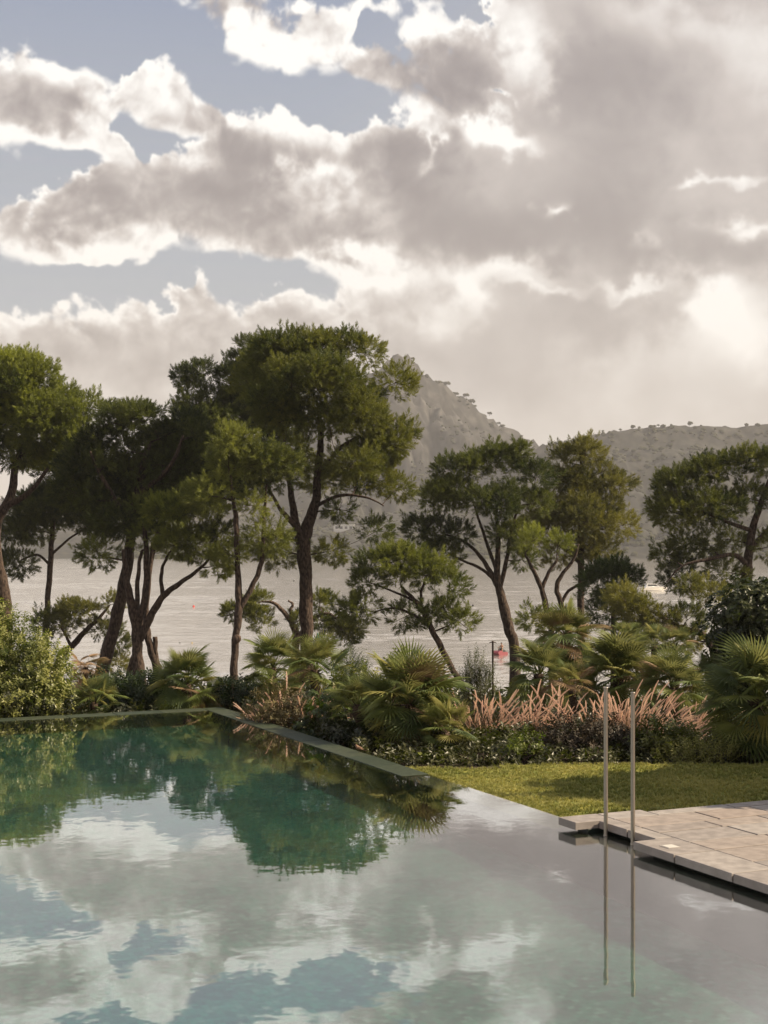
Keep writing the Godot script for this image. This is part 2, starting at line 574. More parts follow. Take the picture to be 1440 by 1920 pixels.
func make_sky_setup() -> void:
	for n in [n_warp, n_fine, n_puff]:
		n.noise_type = FastNoiseLite.TYPE_SIMPLEX_SMOOTH
	n_warp.seed = 3
	n_warp.frequency = 1.0 / 260.0
	n_warp.fractal_octaves = 4
	n_fine.seed = 8
	n_fine.frequency = 1.0 / 70.0
	n_fine.fractal_octaves = 5
	n_fine.fractal_gain = 0.55
	n_puff.seed = 14
	n_puff.frequency = 1.0 / 120.0
	n_puff.fractal_octaves = 4
	n_puff.fractal_type = FastNoiseLite.FRACTAL_RIDGED
	n_puff.fractal_gain = 0.5
	blot_puff()
	cov.resize(SNX * SNY)
	shd.resize(SNX * SNY)
	puf.resize(SNX * SNY)
	for y in SNY:
		for x in SNX:
			var u := SX0 + x * SU
			var v := SY0 + y * SU
			cov[y * SNX + x] = lerpf(-0.42, 1.25, smoothstep(600.0, 960.0, u + (v - 200) * 0.15)) + 1.7 * smoothstep(600.0, 740.0, v)
			shd[y * SNX + x] = lerpf(0.0, -0.10, smoothstep(900.0, 1100.0, u) * smoothstep(640.0, 480.0, v))
			puf[y * SNX + x] = lerpf(0.75, 0.12, smoothstep(650.0, 1000.0, u + (v - 300.0) * 0.2)) * (1.0 - 0.7 * smoothstep(590.0, 760.0, v))
	blot(cov, [
		[45, 188, 150, 94, 1.7], [170, 210, 60, 44, 0.6], [280, 150, 62, 52, 1.5], [60, 130, 90, 40, 0.7], [120, 240, 80, 40, 0.6], [330, 200, 60, 45, 0.9], [390, 200, 50, 35, 0.7],
		[500, 280, 170, 80, 1.5], [560, 235, 90, 40, 0.8], [640, 265, 90, 50, 0.9], [400, 370, 260, 80, 1.4], [240, 320, 100, 60, 1.0], [170, 290, 60, 40, 0.6],
		[80, 420, 140, 62, 1.3], [220, 465, 150, 34, 0.9], [610, 440, 180, 75, 1.3], [400, 10, 130, 42, 1.1], [450, 75, 80, 34, 1.0],
		[570, 90, 95, 52, 1.2], [640, 30, 120, 40, 1.1], [700, 130, 80, 60, 0.8], [345, 545, 42, 42, 1.3], [360, 515, 22, 16, 0.8],
		[235, 600, 140, 42, 1.3], [10, 620, 70, 36, 1.2], [540, 566, 70, 34, 1.3], [640, 590, 70, 30, 1.1], [420, 600, 120, 40, 0.9],
		[740, 560, 110, 60, 0.6], [100, 680, 220, 50, 1.3], [420, 660, 330, 60, 1.0], [700, 56, 36, 20, -2.0], [878, 28, 26, 28, -2.1], [670, 200, 70, 34, -1.5], [560, 165, 60, 30, -0.5], [935, 196, 34, 14, -1.3],
		[150, 530, 240, 22, -0.6], [480, 530, 90, 22, -0.5], [560, 505, 60, 12, -0.3], [1120, 560, 90, 60, -0.15], [50, 335, 90, 26, -1.3], [150, 320, 40, 22, -0.5], [235, 245, 40, 22, -0.8], [270, 258, 40, 20, -0.8], [210, 120, 24, 50, -0.7], [420, 180, 40, 30, -0.6], [120, 310, 60, 20, -0.6], [200, 130, 26, 40, -0.8], [330, 262, 30, 14, -0.5], [180, 510, 200, 18, -0.8], [400, 500, 60, 20, -0.3], [290, 60, 140, 60, -0.5]])
	blot(shd, [
		[50, 200, 95, 42, -0.38], [450, 290, 100, 62, -0.72], [520, 300, 70, 40, -0.25], [420, 375, 150, 42, -0.62], [175, 375, 62, 30, -0.62], [270, 330, 60, 24, -0.25],
		[640, 450, 90, 42, -0.62], [470, 430, 80, 40, -0.3], [780, 330, 105, 85, -0.85], [720, 270, 35, 40, -0.3], [900, 430, 130, 62, -0.82], [980, 480, 60, 26, -0.35],
		[775, 120, 110, 52, -0.78], [850, 175, 55, 40, -0.65], [1090, 150, 150, 110, -0.40], [1260, 130, 190, 130, -0.12], [1120, 330, 170, 60, -0.22], [1150, 420, 150, 75, -0.50],
		[1210, 490, 60, 45, -0.40], [1390, 470, 120, 44, -0.28], [400, 8, 90, 26, -0.45], [95, 425, 80, 26, -0.55], [1340, 250, 120, 70, -0.08],
		[400, 630, 70, 34, -0.28], [120, 650, 110, 40, -0.22], [260, 690, 160, 40, -0.30], [1060, 590, 120, 60, -0.22], [900, 700, 160, 80, -0.25], [740, 660, 60, 40, -0.1], [1180, 620, 120, 70, -0.18], [520, 600, 40, 20, -0.25]])
	blot(shd, [
		[285, 150, 70, 42, 0.5], [60, 120, 120, 26, 0.35], [165, 225, 50, 50, 0.35], [60, 275, 110, 20, 0.4], [190, 195, 40, 40, 0.2], [100, 110, 90, 20, 0.35], [470, 75, 80, 32, 0.5], [580, 92, 90, 42, 0.55], [690, 14, 110, 26, 0.55],
		[810, 30, 120, 34, 0.70], [975, 100, 46, 62, 0.75], [1020, 150, 18, 40, 0.4], [930, 256, 80, 22, 0.95], [880, 245, 40, 16, 0.5], [765, 226, 34, 20, 0.75],
		[800, 285, 12, 34, 0.9], [560, 222, 110, 22, 0.55], [650, 255, 80, 22, 0.5], [330, 288, 60, 22, 0.5], [170, 300, 50, 26, 0.45], [20, 265, 80, 22, 0.4],
		[1048, 384, 22, 17, 1.0], [1335, 580, 60, 40, 0.85], [1400, 640, 90, 60, 0.5], [1250, 660, 120, 60, 0.25], [1395, 425, 70, 18, 0.75], [1330, 332, 34, 9, 0.6], [1400, 330, 34, 12, 0.55],
		[1238, 455, 24, 26, 0.55], [880, 565, 34, 46, 0.6], [760, 500, 150, 34, 0.5], [960, 515, 70, 20, 0.6], [1020, 540, 70, 10, 0.5], [1185, 548, 60, 12, 0.75],
		[820, 620, 40, 30, 0.35], [740, 420, 60, 16, 0.3], [570, 345, 60, 22, 0.3], [350, 512, 36, 18, 0.45], [200, 575, 80, 22, 0.35], [540, 550, 60, 14, 0.4], [640, 575, 60, 14, 0.35],
		[20, 600, 60, 16, 0.35], [625, 325, 70, 24, 0.6], [655, 385, 70, 20, 0.5], [200, 460, 150, 26, 0.55], [40, 370, 60, 18, 0.4], [330, 300, 50, 20, 0.35], [430, 215, 70, 18, 0.3], [710, 440, 60, 18, 0.4], [600, 490, 140, 20, 0.3], [230, 350, 30, 14, 0.2], [130, 600, 60, 14, 0.3], [1250, 40, 200, 40, 0.25], [1420, 90, 120, 60, 0.3], [600, 520, 120, 20, 0.3], [430, 585, 50, 18, 0.25]])


func make_sky() -> ImageTexture:
	make_sky_setup()
	# the map is turned so that its fine rows near the pole fall on the view
	var w := 3072
	var h := 4096
	var turn := Basis(Vector3.RIGHT, -deg_to_rad(60.0))
	var cw := 384
	var ch := 512
	var small := Image.create(cw, ch, false, Image.FORMAT_RGB8)
	for y in ch:
		var la := PI / 2 - PI * (y + 0.5) / ch
		for x in cw:
			var lo := TAU * (x + 0.5) / cw
			var d := turn * Vector3(cos(la) * sin(lo), sin(la), -cos(la) * cos(lo))
			small.set_pixel(x, y, sky_color(d).clamp().linear_to_srgb())
	small.resize(w, h, Image.INTERPOLATE_BILINEAR)
	var data := small.get_data()
	var y0 := int(h * (90.0 - 87.0) / 180.0)
	var y1 := int(h * (90.0 - 55.0) / 180.0)
	var x0 := -int(w * 80.0 / 360.0)
	var x1 := int(w * 80.0 / 360.0)
	for y in range(y0, y1):
		var la := PI / 2 - PI * (y + 0.5) / h
		var sl := sin(la)
		var cl := cos(la)
		for x in range(x0, x1):
			var lo := TAU * (x + 0.5) / w
			var d := turn * Vector3(cl * sin(lo), sl, -cl * cos(lo))
			if d.y < 0.0 or d.y > 0.39 or absf(d.x) > 0.31 * -d.z:
				continue
			var c := sky_color(d).clamp().linear_to_srgb()
			var k := (y * w + posmod(x, w)) * 3
			data[k] = int(c.r * 255.0 + 0.5)
			data[k + 1] = int(c.g * 255.0 + 0.5)
			data[k + 2] = int(c.b * 255.0 + 0.5)
	return ImageTexture.create_from_image(Image.create_from_data(w, h, false, Image.FORMAT_RGB8, data))


# ---------------------------------------------------------------- leaf shapes
var tuft: ArrayMesh
var sprig: ArrayMesh
var ivy: ArrayMesh
var fine_sprig: ArrayMesh
var fans: Array = []
var plumes: Array = []
var blade_tuft: ArrayMesh
var turf_tuft: ArrayMesh
var lump: ArrayMesh


func needle_tuft() -> ArrayMesh:
	# a branchlet: side shoots along a twig, each with a brush of needles
	var st := st_new()
	st.set_smooth_group(-1)
	for k in 9:
		var t := k / 8.0
		var a := k * 2.399
		var out := Vector3(cos(a), 0, sin(a))
		var p := Vector3(0, t * 0.10, 0)
		var way := (out * (1.1 - 0.9 * t) + Vector3.UP * (0.6 + t)).normalized()
		var e := p + way * rr(0.05, 0.085)
		for i in 8:
			var u := (i + 0.5) / 8.0
			var q := p.lerp(e, u)
			var side := way.cross(Vector3(0.3, 0.2, 0.9)).normalized().rotated(way, i * 2.399)
			var f := q + (side * lerpf(0.9, 0.35, u) + way).normalized() * rr(0.040, 0.062)
			var w := way.cross(side).rotated(way, rr(-0.8, 0.8)) * 0.0052
			tri(st, q - w, q + w, f)
	tri(st, Vector3(-0.003, -0.05, 0), Vector3(0.003, -0.05, 0), Vector3(0, 0.12, 0))
	tri(st, Vector3(0, -0.05, -0.003), Vector3(0, -0.05, 0.003), Vector3(0, 0.12, 0))
	return done(st)


func leaf_sprig(n: int, length: float, width: float, stem: float, droop: float) -> ArrayMesh:
	var st := st_new()
	st.set_smooth_group(-1)
	for i in n:
		var t := float(i + 1) / n
		var a := i * 2.399 + rr(-0.3, 0.3)
		var out := Vector3(cos(a), rr(0.2, 0.9) - droop, sin(a)).normalized()
		var p := Vector3(0, t * stem, 0)
		var side := out.cross(Vector3.UP).normalized() * width * 0.5
		var nn := side.cross(out).normalized() * width * 0.22
		var l := length * rr(0.75, 1.15)
		var m := p + out * l * 0.45
		var e := p + out * l - Vector3(0, l * 0.15, 0)
		tri(st, p, m + side + nn, m)
		tri(st, m, m + side + nn, e)
		tri(st, p, m, m - side + nn)
		tri(st, m, e, m - side + nn)
	tri(st, Vector3(-0.003, -0.06, 0), Vector3(0.003, -0.06, 0), Vector3(0, stem, 0))
	return done(st)


func fan_leaf(petiole: float, radius: float, n: int, spread: float, hinge: float, cup: float) -> ArrayMesh:
	var st := st_new()
	st.set_smooth_group(-1)
	# petiole: three-sided, slightly arched
	var pp := PackedVector3Array()
	var pr := PackedFloat32Array()
	for i in 4:
		var t := i / 3.0
		pp.append(Vector3(0, petiole * t, -0.05 * petiole * t * t))
		pr.append(lerpf(0.011, 0.006, t))
	tube(st, pp, pr, 3, 0, false)
	var o := pp[3]
	var hb := Basis(Vector3.RIGHT, -hinge)
	for i in n:
		var a := lerpf(-spread, spread, (i + 0.5) / n)
		var da := spread / n
		var l := radius * (0.80 + 0.20 * cos(a * 0.7)) * rr(0.92, 1.06)
		var split := radius * 0.24
		var put := func(ang: float, r: float, lift: float) -> Vector3:
			var c := cup * (r / radius) * (r / radius) * radius
			return o + hb * Vector3(sin(ang) * r, cos(ang) * r, lift - c)
		var fold := radius * 0.028
		var la: Vector3 = put.call(a - da, split, 0)
		var ma: Vector3 = put.call(a, split, fold)
		var ra: Vector3 = put.call(a + da, split, 0)
		var tip: Vector3 = put.call(a + rr(-0.03, 0.03), l, -rr(0.0, 0.10) * radius)
		var ml: Vector3 = put.call(a - da * 0.52, (split + l) * 0.52, 0)
		var mm: Vector3 = put.call(a, (split + l) * 0.55, fold * 0.7)
		var mr: Vector3 = put.call(a + da * 0.52, (split + l) * 0.52, 0)
		tri(st, o, la, ma)
		tri(st, o, ma, ra)
		quad(st, la, ml, mm, ma)
		quad(st, ma, mm, mr, ra)
		tri(st, ml, tip, mm)
		tri(st, mm, tip, mr)
	return done(st)


func plume_mesh(length: float, bend: float) -> ArrayMesh:
	var st := st_new()
	st.set_smooth_group(-1)
	var n := 150
	var stem := PackedVector3Array()
	var sr := PackedFloat32Array()
	var at := func(t: float) -> Vector3: return Vector3(0, t * length * (1.0 - 0.16 * bend * t), bend * length * 0.42 * t * t)
	for i in 5:
		stem.append(at.call(i / 4.0))
		sr.append(lerpf(0.0075, 0.003, i / 4.0))
	tube(st, stem, sr, 4, 0, false)
	for i in n:
		var t := (i + 0.5) / n
		var a := i * 2.399
		var p: Vector3 = at.call(t)
		var ahead: Vector3 = (at.call(minf(t + 0.05, 1.05)) - p).normalized()
		var side: Vector3 = ahead.cross(Vector3.RIGHT).normalized().rotated(ahead, a)
		var fat := sin(PI * clampf(0.12 + t * 0.86, 0, 1))
		var e := p + (side * 0.55 + ahead).normalized() * (0.014 + 0.034 * fat)
		var w := ahead.cross(side) * 0.0052
		tri(st, p - w, p + w, e)
	return done(st)


func blades(n: int, length: float, width: float, lean: float) -> ArrayMesh:
	var st := st_new()
	st.set_smooth_group(-1)
	for i in n:
		var a := i * 2.399
		var out := Vector3(cos(a), 0, sin(a))
		var l := length * rr(0.65, 1.1)
		var k := lean * rr(0.4, 1.2)
		var w := out.cross(Vector3.UP).rotated(Vector3.UP, rr(-0.6, 0.6)) * width
		var p := out * length * 0.08 * rr(0, 1)
		var m := p + Vector3(0, l * 0.55, 0) + out * l * 0.25 * k
		var e := p + Vector3(0, l * (1.0 - 0.25 * k), 0) + out * l * 0.75 * k
		quad(st, p - w, p + w, m + w * 0.8, m - w * 0.8)
		tri(st, m - w * 0.8, m + w * 0.8, e)
	return done(st)


func lump_mesh() -> ArrayMesh:
	var s := SphereMesh.new()
	s.radial_segments = 9
	s.rings = 5
	s.radius = 0.5
	s.height = 1.0
	var a := s.get_mesh_arrays()
	var v: PackedVector3Array = a[Mesh.ARRAY_VERTEX]
	for i in v.size():
		v[i] *= 1.0 + 0.5 * noise.get_noise_3dv(v[i] * 190.0)
	a[Mesh.ARRAY_VERTEX] = v
	a[Mesh.ARRAY_NORMAL] = null
	var am := ArrayMesh.new()
	am.add_surface_from_arrays(Mesh.PRIMITIVE_TRIANGLES, a)
	var st := SurfaceTool.new()
	st.create_from(am, 0)
	st.generate_normals()
	return st.commit()


func make_shapes() -> void:
	tuft = needle_tuft()
	sprig = leaf_sprig(9, 0.075, 0.034, 0.14, 0.0)
	ivy = leaf_sprig(7, 0.10, 0.075, 0.10, 0.5)
	fine_sprig = leaf_sprig(14, 0.05, 0.011, 0.20, -0.3)
	for k in 6:
		fans.append(fan_leaf([0.5, 0.42, 0.55, 0.46, 0.38, 0.5][k], [0.46, 0.42, 0.48, 0.40, 0.44, 0.42][k], [24, 21, 25, 22, 23, 20][k], [2.2, 2.0, 2.3, 1.8, 2.1, 1.6][k], [0.4, 0.2, 0.55, 0.05, 0.3, -0.1][k], [0.10, 0.18, 0.12, 0.05, 0.24, 0.03][k]))
	for k in 5:
		plumes.append(plume_mesh([0.33, 0.38, 0.28, 0.40, 0.34][k], [0.25, 0.4, 0.1, 0.5, 0.3][k]))
	blade_tuft = blades(16, 0.75, 0.005, 1.0)
	turf_tuft = blades(11, 0.045, 0.0022, 1.1)
	lump = lump_mesh()


# ---------------------------------------------------------------- trees
func pine(label: String, d: float, base: Vector2, stems: Array, crowns: Array, opt := {}) -> Node3D:
	rng.seed = hash(label)
	d *= PS
	var foot := P(base.x, base.y, d)
	foot.y = minf(ground_y(foot.x, foot.z), foot.y)
	var root := thing("pine_tree", label, "pine tree", foot, opt.get("group", ""))
	var px := d / F
	var nodes := []       # [point, radius, how far along]
	for i in stems.size():
		var path := []
		if i == 0:
			path.append(Vector4(0, -0.4, 0, stems[0][0][2] * 0.9 * PS))
		for s in stems[i]:
			var q := P(s[0], s[1], d) - foot + Vector3(0, 0, s[3] * PS if s.size() > 3 else 0.0)
			if i == 0 and path.size() == 1 and q.y < 0.35:
				continue
			path.append(Vector4(q.x, q.y, q.z, s[2] * PS * 0.68))
		var sm := smooth_path(path, 5)
		var pts := PackedVector3Array()
		var rad := PackedFloat32Array()
		for k in sm.size():
			var q: Vector4 = sm[k]
			var wob := 0.016 * sin(k * 1.7 + i) * minf(1.0, k * 0.2)
			pts.append(Vector3(q.x + wob, q.y, q.z - wob))
			rad.append(maxf(q.w, 0.012))
			if k > 2 or i > 0:
				nodes.append([pts[k], rad[k], float(k) / sm.size()])
		var st := st_new()
		tube(st, pts, rad, 10 if i == 0 else 7, 0.20)
		part("trunk" if i == 0 else "limb", done(st), opt.get("bark", M.bark), root)
	# foliage pads
	var rc: float = opt.get("rc", 0.42) * PS
	var fill: float = opt.get("fill", 1.0)
	var pads := []
	for c in crowns:
		var o := P(c[0], c[1], d) - foot + Vector3(0, 0, c[4] * PS if c.size() > 4 else 0.0)
		var r := Vector3(c[2] * px, c[3] * px, clampf(c[2] * px * 0.85, 1.0, 4.5))
		var inner := (r - Vector3.ONE * rc * 0.70).max(Vector3.ONE * 0.12)
		var want := int(ceil(fill * 1.45 * (r.x * r.y + r.y * r.z + r.x * r.z) / (rc * rc)))
		var got := []
		for attempt in want * 8:
			if got.size() >= want:
				break
			var q := dir() * pow(rng.randf(), 0.28)
			q.y = q.y * 0.94 + 0.06
			var at := o + q * inner
			var free := true
			for g in got:
				if g.distance_to(at) < rc * 0.98:
					free = false
					break
			if free:
				got.append(at)
		for g in got:
			pads.append([g, rc * rr(0.75, 1.2), rng.randf()])
	# boughs that carry the pads
	var keyed := []
	for p in pads:
		var near := 1e9
		for n in nodes:
			near = minf(near, n[0].distance_to(p[0]))
		keyed.append([near, p])
	keyed.sort_custom(func(a, b): return a[0] < b[0])
	var bst := st_new()
	for k in keyed:
		var at: Vector3 = k[1][0]
		var best = null
		var cost := 1e9
		for n in nodes:
			var c: float = n[0].distance_to(at) + maxf(0.0, n[0].y - at.y + 0.1) * 1.3 - n[2] * 0.2
			if c < cost:
				cost = c
				best = n
		var a: Vector3 = best[0]
		var L := a.distance_to(at)
		var mid := a.lerp(at, 0.5) + Vector3(rr(-0.1, 0.1), rr(-0.14, 0.06), rr(-0.1, 0.1)) * L
		var r0 := minf(best[1] * 0.7, 0.035 + 0.014 * L)
		var pts := PackedVector3Array()
		var rad := PackedFloat32Array()
		for i in 5:
			var t := i / 4.0
			pts.append(a.lerp(mid, t).lerp(mid.lerp(at, t), t))
			rad.append(lerpf(r0, 0.014, t))
			if i > 1:
				nodes.append([pts[i], rad[i], 1.0])
		tube(bst, pts, rad, 5, 0, false)
		# a few bare twigs inside the pad
		for j in 3:
			var e: Vector3 = at + (dir() + (at - a).normalized()).normalized() * k[1][1] * 0.8
			tube(bst, PackedVector3Array([at, at.lerp(e, 0.5) + dir() * 0.03, e]), PackedFloat32Array([0.016, 0.012, 0.006]), 3, 0, false)
	if pads.size():
		part("branches", done(bst), opt.get("bark", M.bark), root, "stuff")
	# needles
	var buf := PackedFloat32Array()
	var dark: Color = opt.get("dark", Color(0.055, 0.078, 0.020))
	var pale: Color = opt.get("pale", Color(0.18, 0.20, 0.040)) * 1.6
	var dense: float = opt.get("dense", 1.0)
	var middle := Vector3.ZERO
	for p in pads:
		middle += p[0] / pads.size()
	for p in pads:
		var n := int(140 * dense * p[1] * p[1] / (0.42 * 0.42 * PS * PS))
		var tone: float = p[2]
		var out: Vector3 = (p[0] - middle).normalized()
		for i in n:
			var v := (dir() + Vector3(0, 0.25, 0) + out * 0.3).normalized()
			var r: float = p[1] * pow(rng.randf(), 0.24)
			var at: Vector3 = p[0] + v * r * Vector3(1.0, 0.74, 1.0)
			var lean := (v * 1.1 + Vector3(0, 0.30, 0) + dir() * 0.6).normalized()
			var c := dark.lerp(pale, clampf(tone * 0.75 + 0.55 * rng.randf() - 0.12, 0, 1))
			if i % 9 == 0:
				at += (v + Vector3(0, 0.5, 0)).normalized() * p[1] * rr(0.15, 0.42)
				lean = (v + Vector3(0, 1.2, 0)).normalized()
			push(buf, aim(lean, rr(0, TAU), rr(0.7, 1.2) * PS), at, c)
	copies("crown", tuft, M.needle, root, buf)
	return root


func bush(called: String, label: String, category: String, d: float, spots: Array, mesh: Mesh, m: Material, dark: Color, pale: Color, per: float, opt := {}) -> Node3D:
	# spots: [px, py, rx, ry, dz]; per: sprigs per square metre of skin
	rng.seed = hash(label)
	var foot := P(spots[0][0], spots[0][1], d)
	foot.y = ground_y(foot.x, foot.z)
	var root := thing(called, label, category, foot, opt.get("group", ""))
	var px := d / F
	var buf := PackedFloat32Array()
	var st := st_new()
	for s in spots:
		var o := P(s[0], s[1], d) - foot + Vector3(0, 0, s[4] if s.size() > 4 else 0.0)
		var r := Vector3(s[2] * px, s[3] * px, clampf(s[2] * px * 0.9, 0.15, 1.6))
		var n := int(per * 4.2 * (r.x * r.y + r.y * r.z + r.x * r.z))
		var ph := rr(0, 100)
		for i in n:
			var v := dir()
			var k := pow(rng.randf(), 0.30)
			var bumpy := 1.0 + 0.42 * noise.get_noise_3dv(v * 70.0 + Vector3(ph, 0, 0)) + 0.10 * rng.randf()
			var at := o + v * r * k * bumpy
			if at.y < -0.02:
				continue
			var tone := clampf(0.5 + 0.9 * noise.get_noise_3dv((at + foot) * 55.0) + rr(-0.35, 0.35), 0, 1)
			var lean: Vector3 = (v + Vector3(0, opt.get("up", 0.6), 0) + dir() * 0.6).normalized()
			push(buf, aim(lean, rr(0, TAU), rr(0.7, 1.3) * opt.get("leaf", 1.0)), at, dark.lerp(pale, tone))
		for j in 6:
			var e := o + dir() * r * 0.75
			e.y = maxf(e.y, 0.15)
			var b := Vector3(o.x * 0.6 + rr(-0.1, 0.1), -0.05, o.z * 0.6 + rr(-0.1, 0.1))
			tube(st, PackedVector3Array([b, b.lerp(e, 0.5) + dir() * 0.06, e]), PackedFloat32Array([0.014, 0.01, 0.004]), 4, 0, false)
	part("stems", done(st), M.bark, root, "stuff")
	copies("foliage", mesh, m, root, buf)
	return root


func palm(label: String, px: float, py: float, d: float, n: int, size: float, opt := {}) -> Node3D:
	# a fan palm whose heart is at that pixel; size is about the reach of its leaves in metres
	rng.seed = hash(label)
	var heart := P(px, py, d)
	var foot := heart
	foot.y = ground_y(heart.x, heart.z)
	heart.y = maxf(heart.y, foot.y + 0.15)
	var root := thing(opt.get("called", "fan_palm"), label, "palm", foot, opt.get("group", "fan palms in the garden"))
	var hh := heart.y - foot.y
	var st := st_new()
	var pts := PackedVector3Array()
	var rad := PackedFloat32Array()
	for i in 7:
		pts.append(Vector3(0.03 * sin(i * 2.0), lerpf(-0.1, hh, i / 6.0), 0.03 * cos(i * 1.4)))
		rad.append(lerpf(0.13, 0.10, i / 6.0) * size * rr(0.9, 1.15))
	tube(st, pts, rad, 9, 0.5)
	part("trunk", done(st), M.fibre, root)
	# old leaf bases round the trunk
	var bs := st_new()
	bs.set_smooth_group(-1)
	for i in int(26 * maxf(hh, 0.4)):
		var a := i * 2.399
		var y := hh * rng.randf()
		var out := Vector3(cos(a), 0, sin(a))
		var p := Vector3(0, y, 0) + out * 0.09 * size
		var e := p + (out + Vector3(0, 1.1, 0)).normalized() * rr(0.10, 0.2)
		var s := out.cross(Vector3.UP) * 0.018
		tri(bs, p - s, p + s, e)
		tri(bs, p + s, p - s, e + out * 0.01)
	part("leaf_bases", done(bs), M.fibre, root, "stuff")
	var lo: float = opt.get("low", -0.75)
	var hi: float = opt.get("high", 1.45)
	var yellow: float = opt.get("yellow", 0.10)
	var dead: float = opt.get("dead", 0.06)
	n = int(n * 1.45)
	for i in n:
		var t := (i + 0.5) / n
		var el := lerpf(hi, lo, pow(t, opt.get("pow", 1.15))) + rr(-0.12, 0.12)
		var az := i * 2.39996 + rr(-0.25, 0.25)
		var y := Vector3(cos(az) * cos(el), sin(el), sin(az) * cos(el)).normalized()
		var up := (Vector3.UP + Vector3(cos(az), 0, sin(az)) * (-0.25)).normalized()
		var z := (up - y * up.dot(y)).normalized().rotated(y, rr(-0.7, 0.7))
		var s := size * rr(0.82, 1.12)
		var start := Vector3(0, hh - rr(0.0, 0.25) * size * t, 0)
		if el < 0 and start.y + y.y * size * 0.9 < 0.05:
			s *= clampf((start.y - 0.02) / maxf(-y.y * size * 0.9, 0.01), 0.45, 1.0)
		var mm: StandardMaterial3D = M.fan[rng.randi() % M.fan.size()]
		var roll := rng.randf()
		if roll < dead * (0.3 + 1.4 * t):
			mm = M.fan_dead
		elif roll > 1.0 - yellow:
			mm = M.fan_yellow
		if opt.has("only"):
			mm = opt.only
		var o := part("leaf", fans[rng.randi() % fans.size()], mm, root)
		o.transform = Transform3D(Basis(y.cross(z) * s, y * s, z * s), start)
	return root


func grass_clump(label: String, px: float, py: float, d: float, n: int, height: float, spread: float, lean: float, group := "fountain grass with pink plumes") -> Node3D:
	# foot at that pixel on the ground near depth d
	rng.seed = hash(label)
	var foot := P(px, py, d)
	foot.y = ground_y(foot.x, foot.z)
	var root := thing("fountain_grass", label, "ornamental grass", foot, group)
	var buf := PackedFloat32Array()
	for i in 46:
		var v := Vector3(rr(-1, 1) * 0.5 + lean * 0.4, rr(0.8, 1.2), rr(-1, 1) * 0.5)
		var c := Color(0.035, 0.020, 0.016).lerp(Color(0.10, 0.07, 0.03), rng.randf())
		push(buf, aim(v, rr(0, TAU), (height + 0.1) * rr(0.85, 1.35)), Vector3(rr(-1, 1) * spread * 0.35, 0, rr(-1, 1) * spread * 0.3), c)
	copies("leaf_blades", blade_tuft, M.blade, root, buf)
	var st := st_new()
	for i in int(n * 3.8):
		var a := rr(0, TAU)
		var v := Vector3(cos(a) * rr(0.1, 1.0), 0, sin(a) * rr(0.1, 0.8))
		var b := Vector3(v.x, 0, v.z) * spread * 0.3
		var tilt := Vector3(v.x * 0.55 + lean * rr(0.25, 0.7), rr(0.55, 1.15), v.z * 0.7)
		var L := height * (0.35 + 0.85 * pow(rng.randf(), 1.3))
		var m := b + Vector3(tilt.x * 0.3, tilt.y * 0.6, tilt.z * 0.3) * L
		var e := b + tilt * L
		tube(st, PackedVector3Array([b, m, e]), PackedFloat32Array([0.003, 0.0025, 0.002]), 3, 0, false)
		var along := (e - m).normalized()
		var o := part("plume", plumes[rng.randi() % plumes.size()], [M.plume, M.plume2, M.plume3][rng.randi() % 3], root)
		var side := Vector3(along.x, 0, along.z)
		var z := (side - along * side.dot(along)).normalized() if side.length() > 0.05 else Vector3.FORWARD
		z = z.rotated(along, rr(-0.6, 0.6))
		var s := rr(0.6, 0.95)
		o.transform = Transform3D(Basis(along.cross(z) * s, along * s, z * s), e)
	part("culms", done(st), M.bark_pale, root, "stuff")
	return root


# ---------------------------------------------------------------- scene
func _ready() -> void:
	rng.seed = 20240501
	noise.seed = 9
	noise.frequency = 0.02
	noise.fractal_octaves = 3
	# camera
	var cam := Camera3D.new()
	cam.name = "camera"
	cam.projection = Camera3D.PROJECTION_FRUSTUM
	cam.near = 0.1
	cam.far = 12000.0
	cam.size = 1920.0 / F * 0.1
	cam.frustum_offset = Vector2(0, 57.0 / F * 0.1)
	cam.position = Vector3(0, CAM_H, 0)
	add_child(cam)
	cam.current = true
	# sky, air, exposure
	var we := WorldEnvironment.new()
	we.name = "world_environment"
	var env := Environment.new()
	env.background_mode = Environment.BG_SKY
	var sky := Sky.new()
	var pm := PanoramaSkyMaterial.new()
	pm.panorama = make_sky()
	sky.sky_material = pm
	env.sky = sky
	env.sky_rotation = Vector3(-deg_to_rad(60.0), 0, 0)
	env.background_energy_multiplier = 0.78
	env.tonemap_mode = Environment.TONE_MAPPER_LINEAR
	env.tonemap_exposure = 1.68
	env.fog_enabled = true
	env.fog_density = 0.00016
	env.fog_light_color = Color(0.98, 0.98, 1.0)
	env.sdfgi_enabled = true
	env.ssao_enabled = true
	env.ssil_enabled = true
	we.environment = env
	add_child(we)
	var sun := DirectionalLight3D.new()
	sun.name = "sun"
	sun.light_energy = 1.6
	sun.light_color = Color(1.0, 0.92, 0.79)
	sun.light_angular_distance = 0.5
	sun.shadow_enabled = true
	add_child(sun)
	sun.look_at_from_position(sun_to * 100.0, Vector3.ZERO, Vector3.UP)
	K = G(416, 1326, 0)
	make_materials()
	make_shapes()
	build_land()
	build_pool()
	build_deck()
	build_far()
	build_sea_things()
	build_pines()
	build_palms()
	build_shrubs()
	build_grasses()
	build_small()


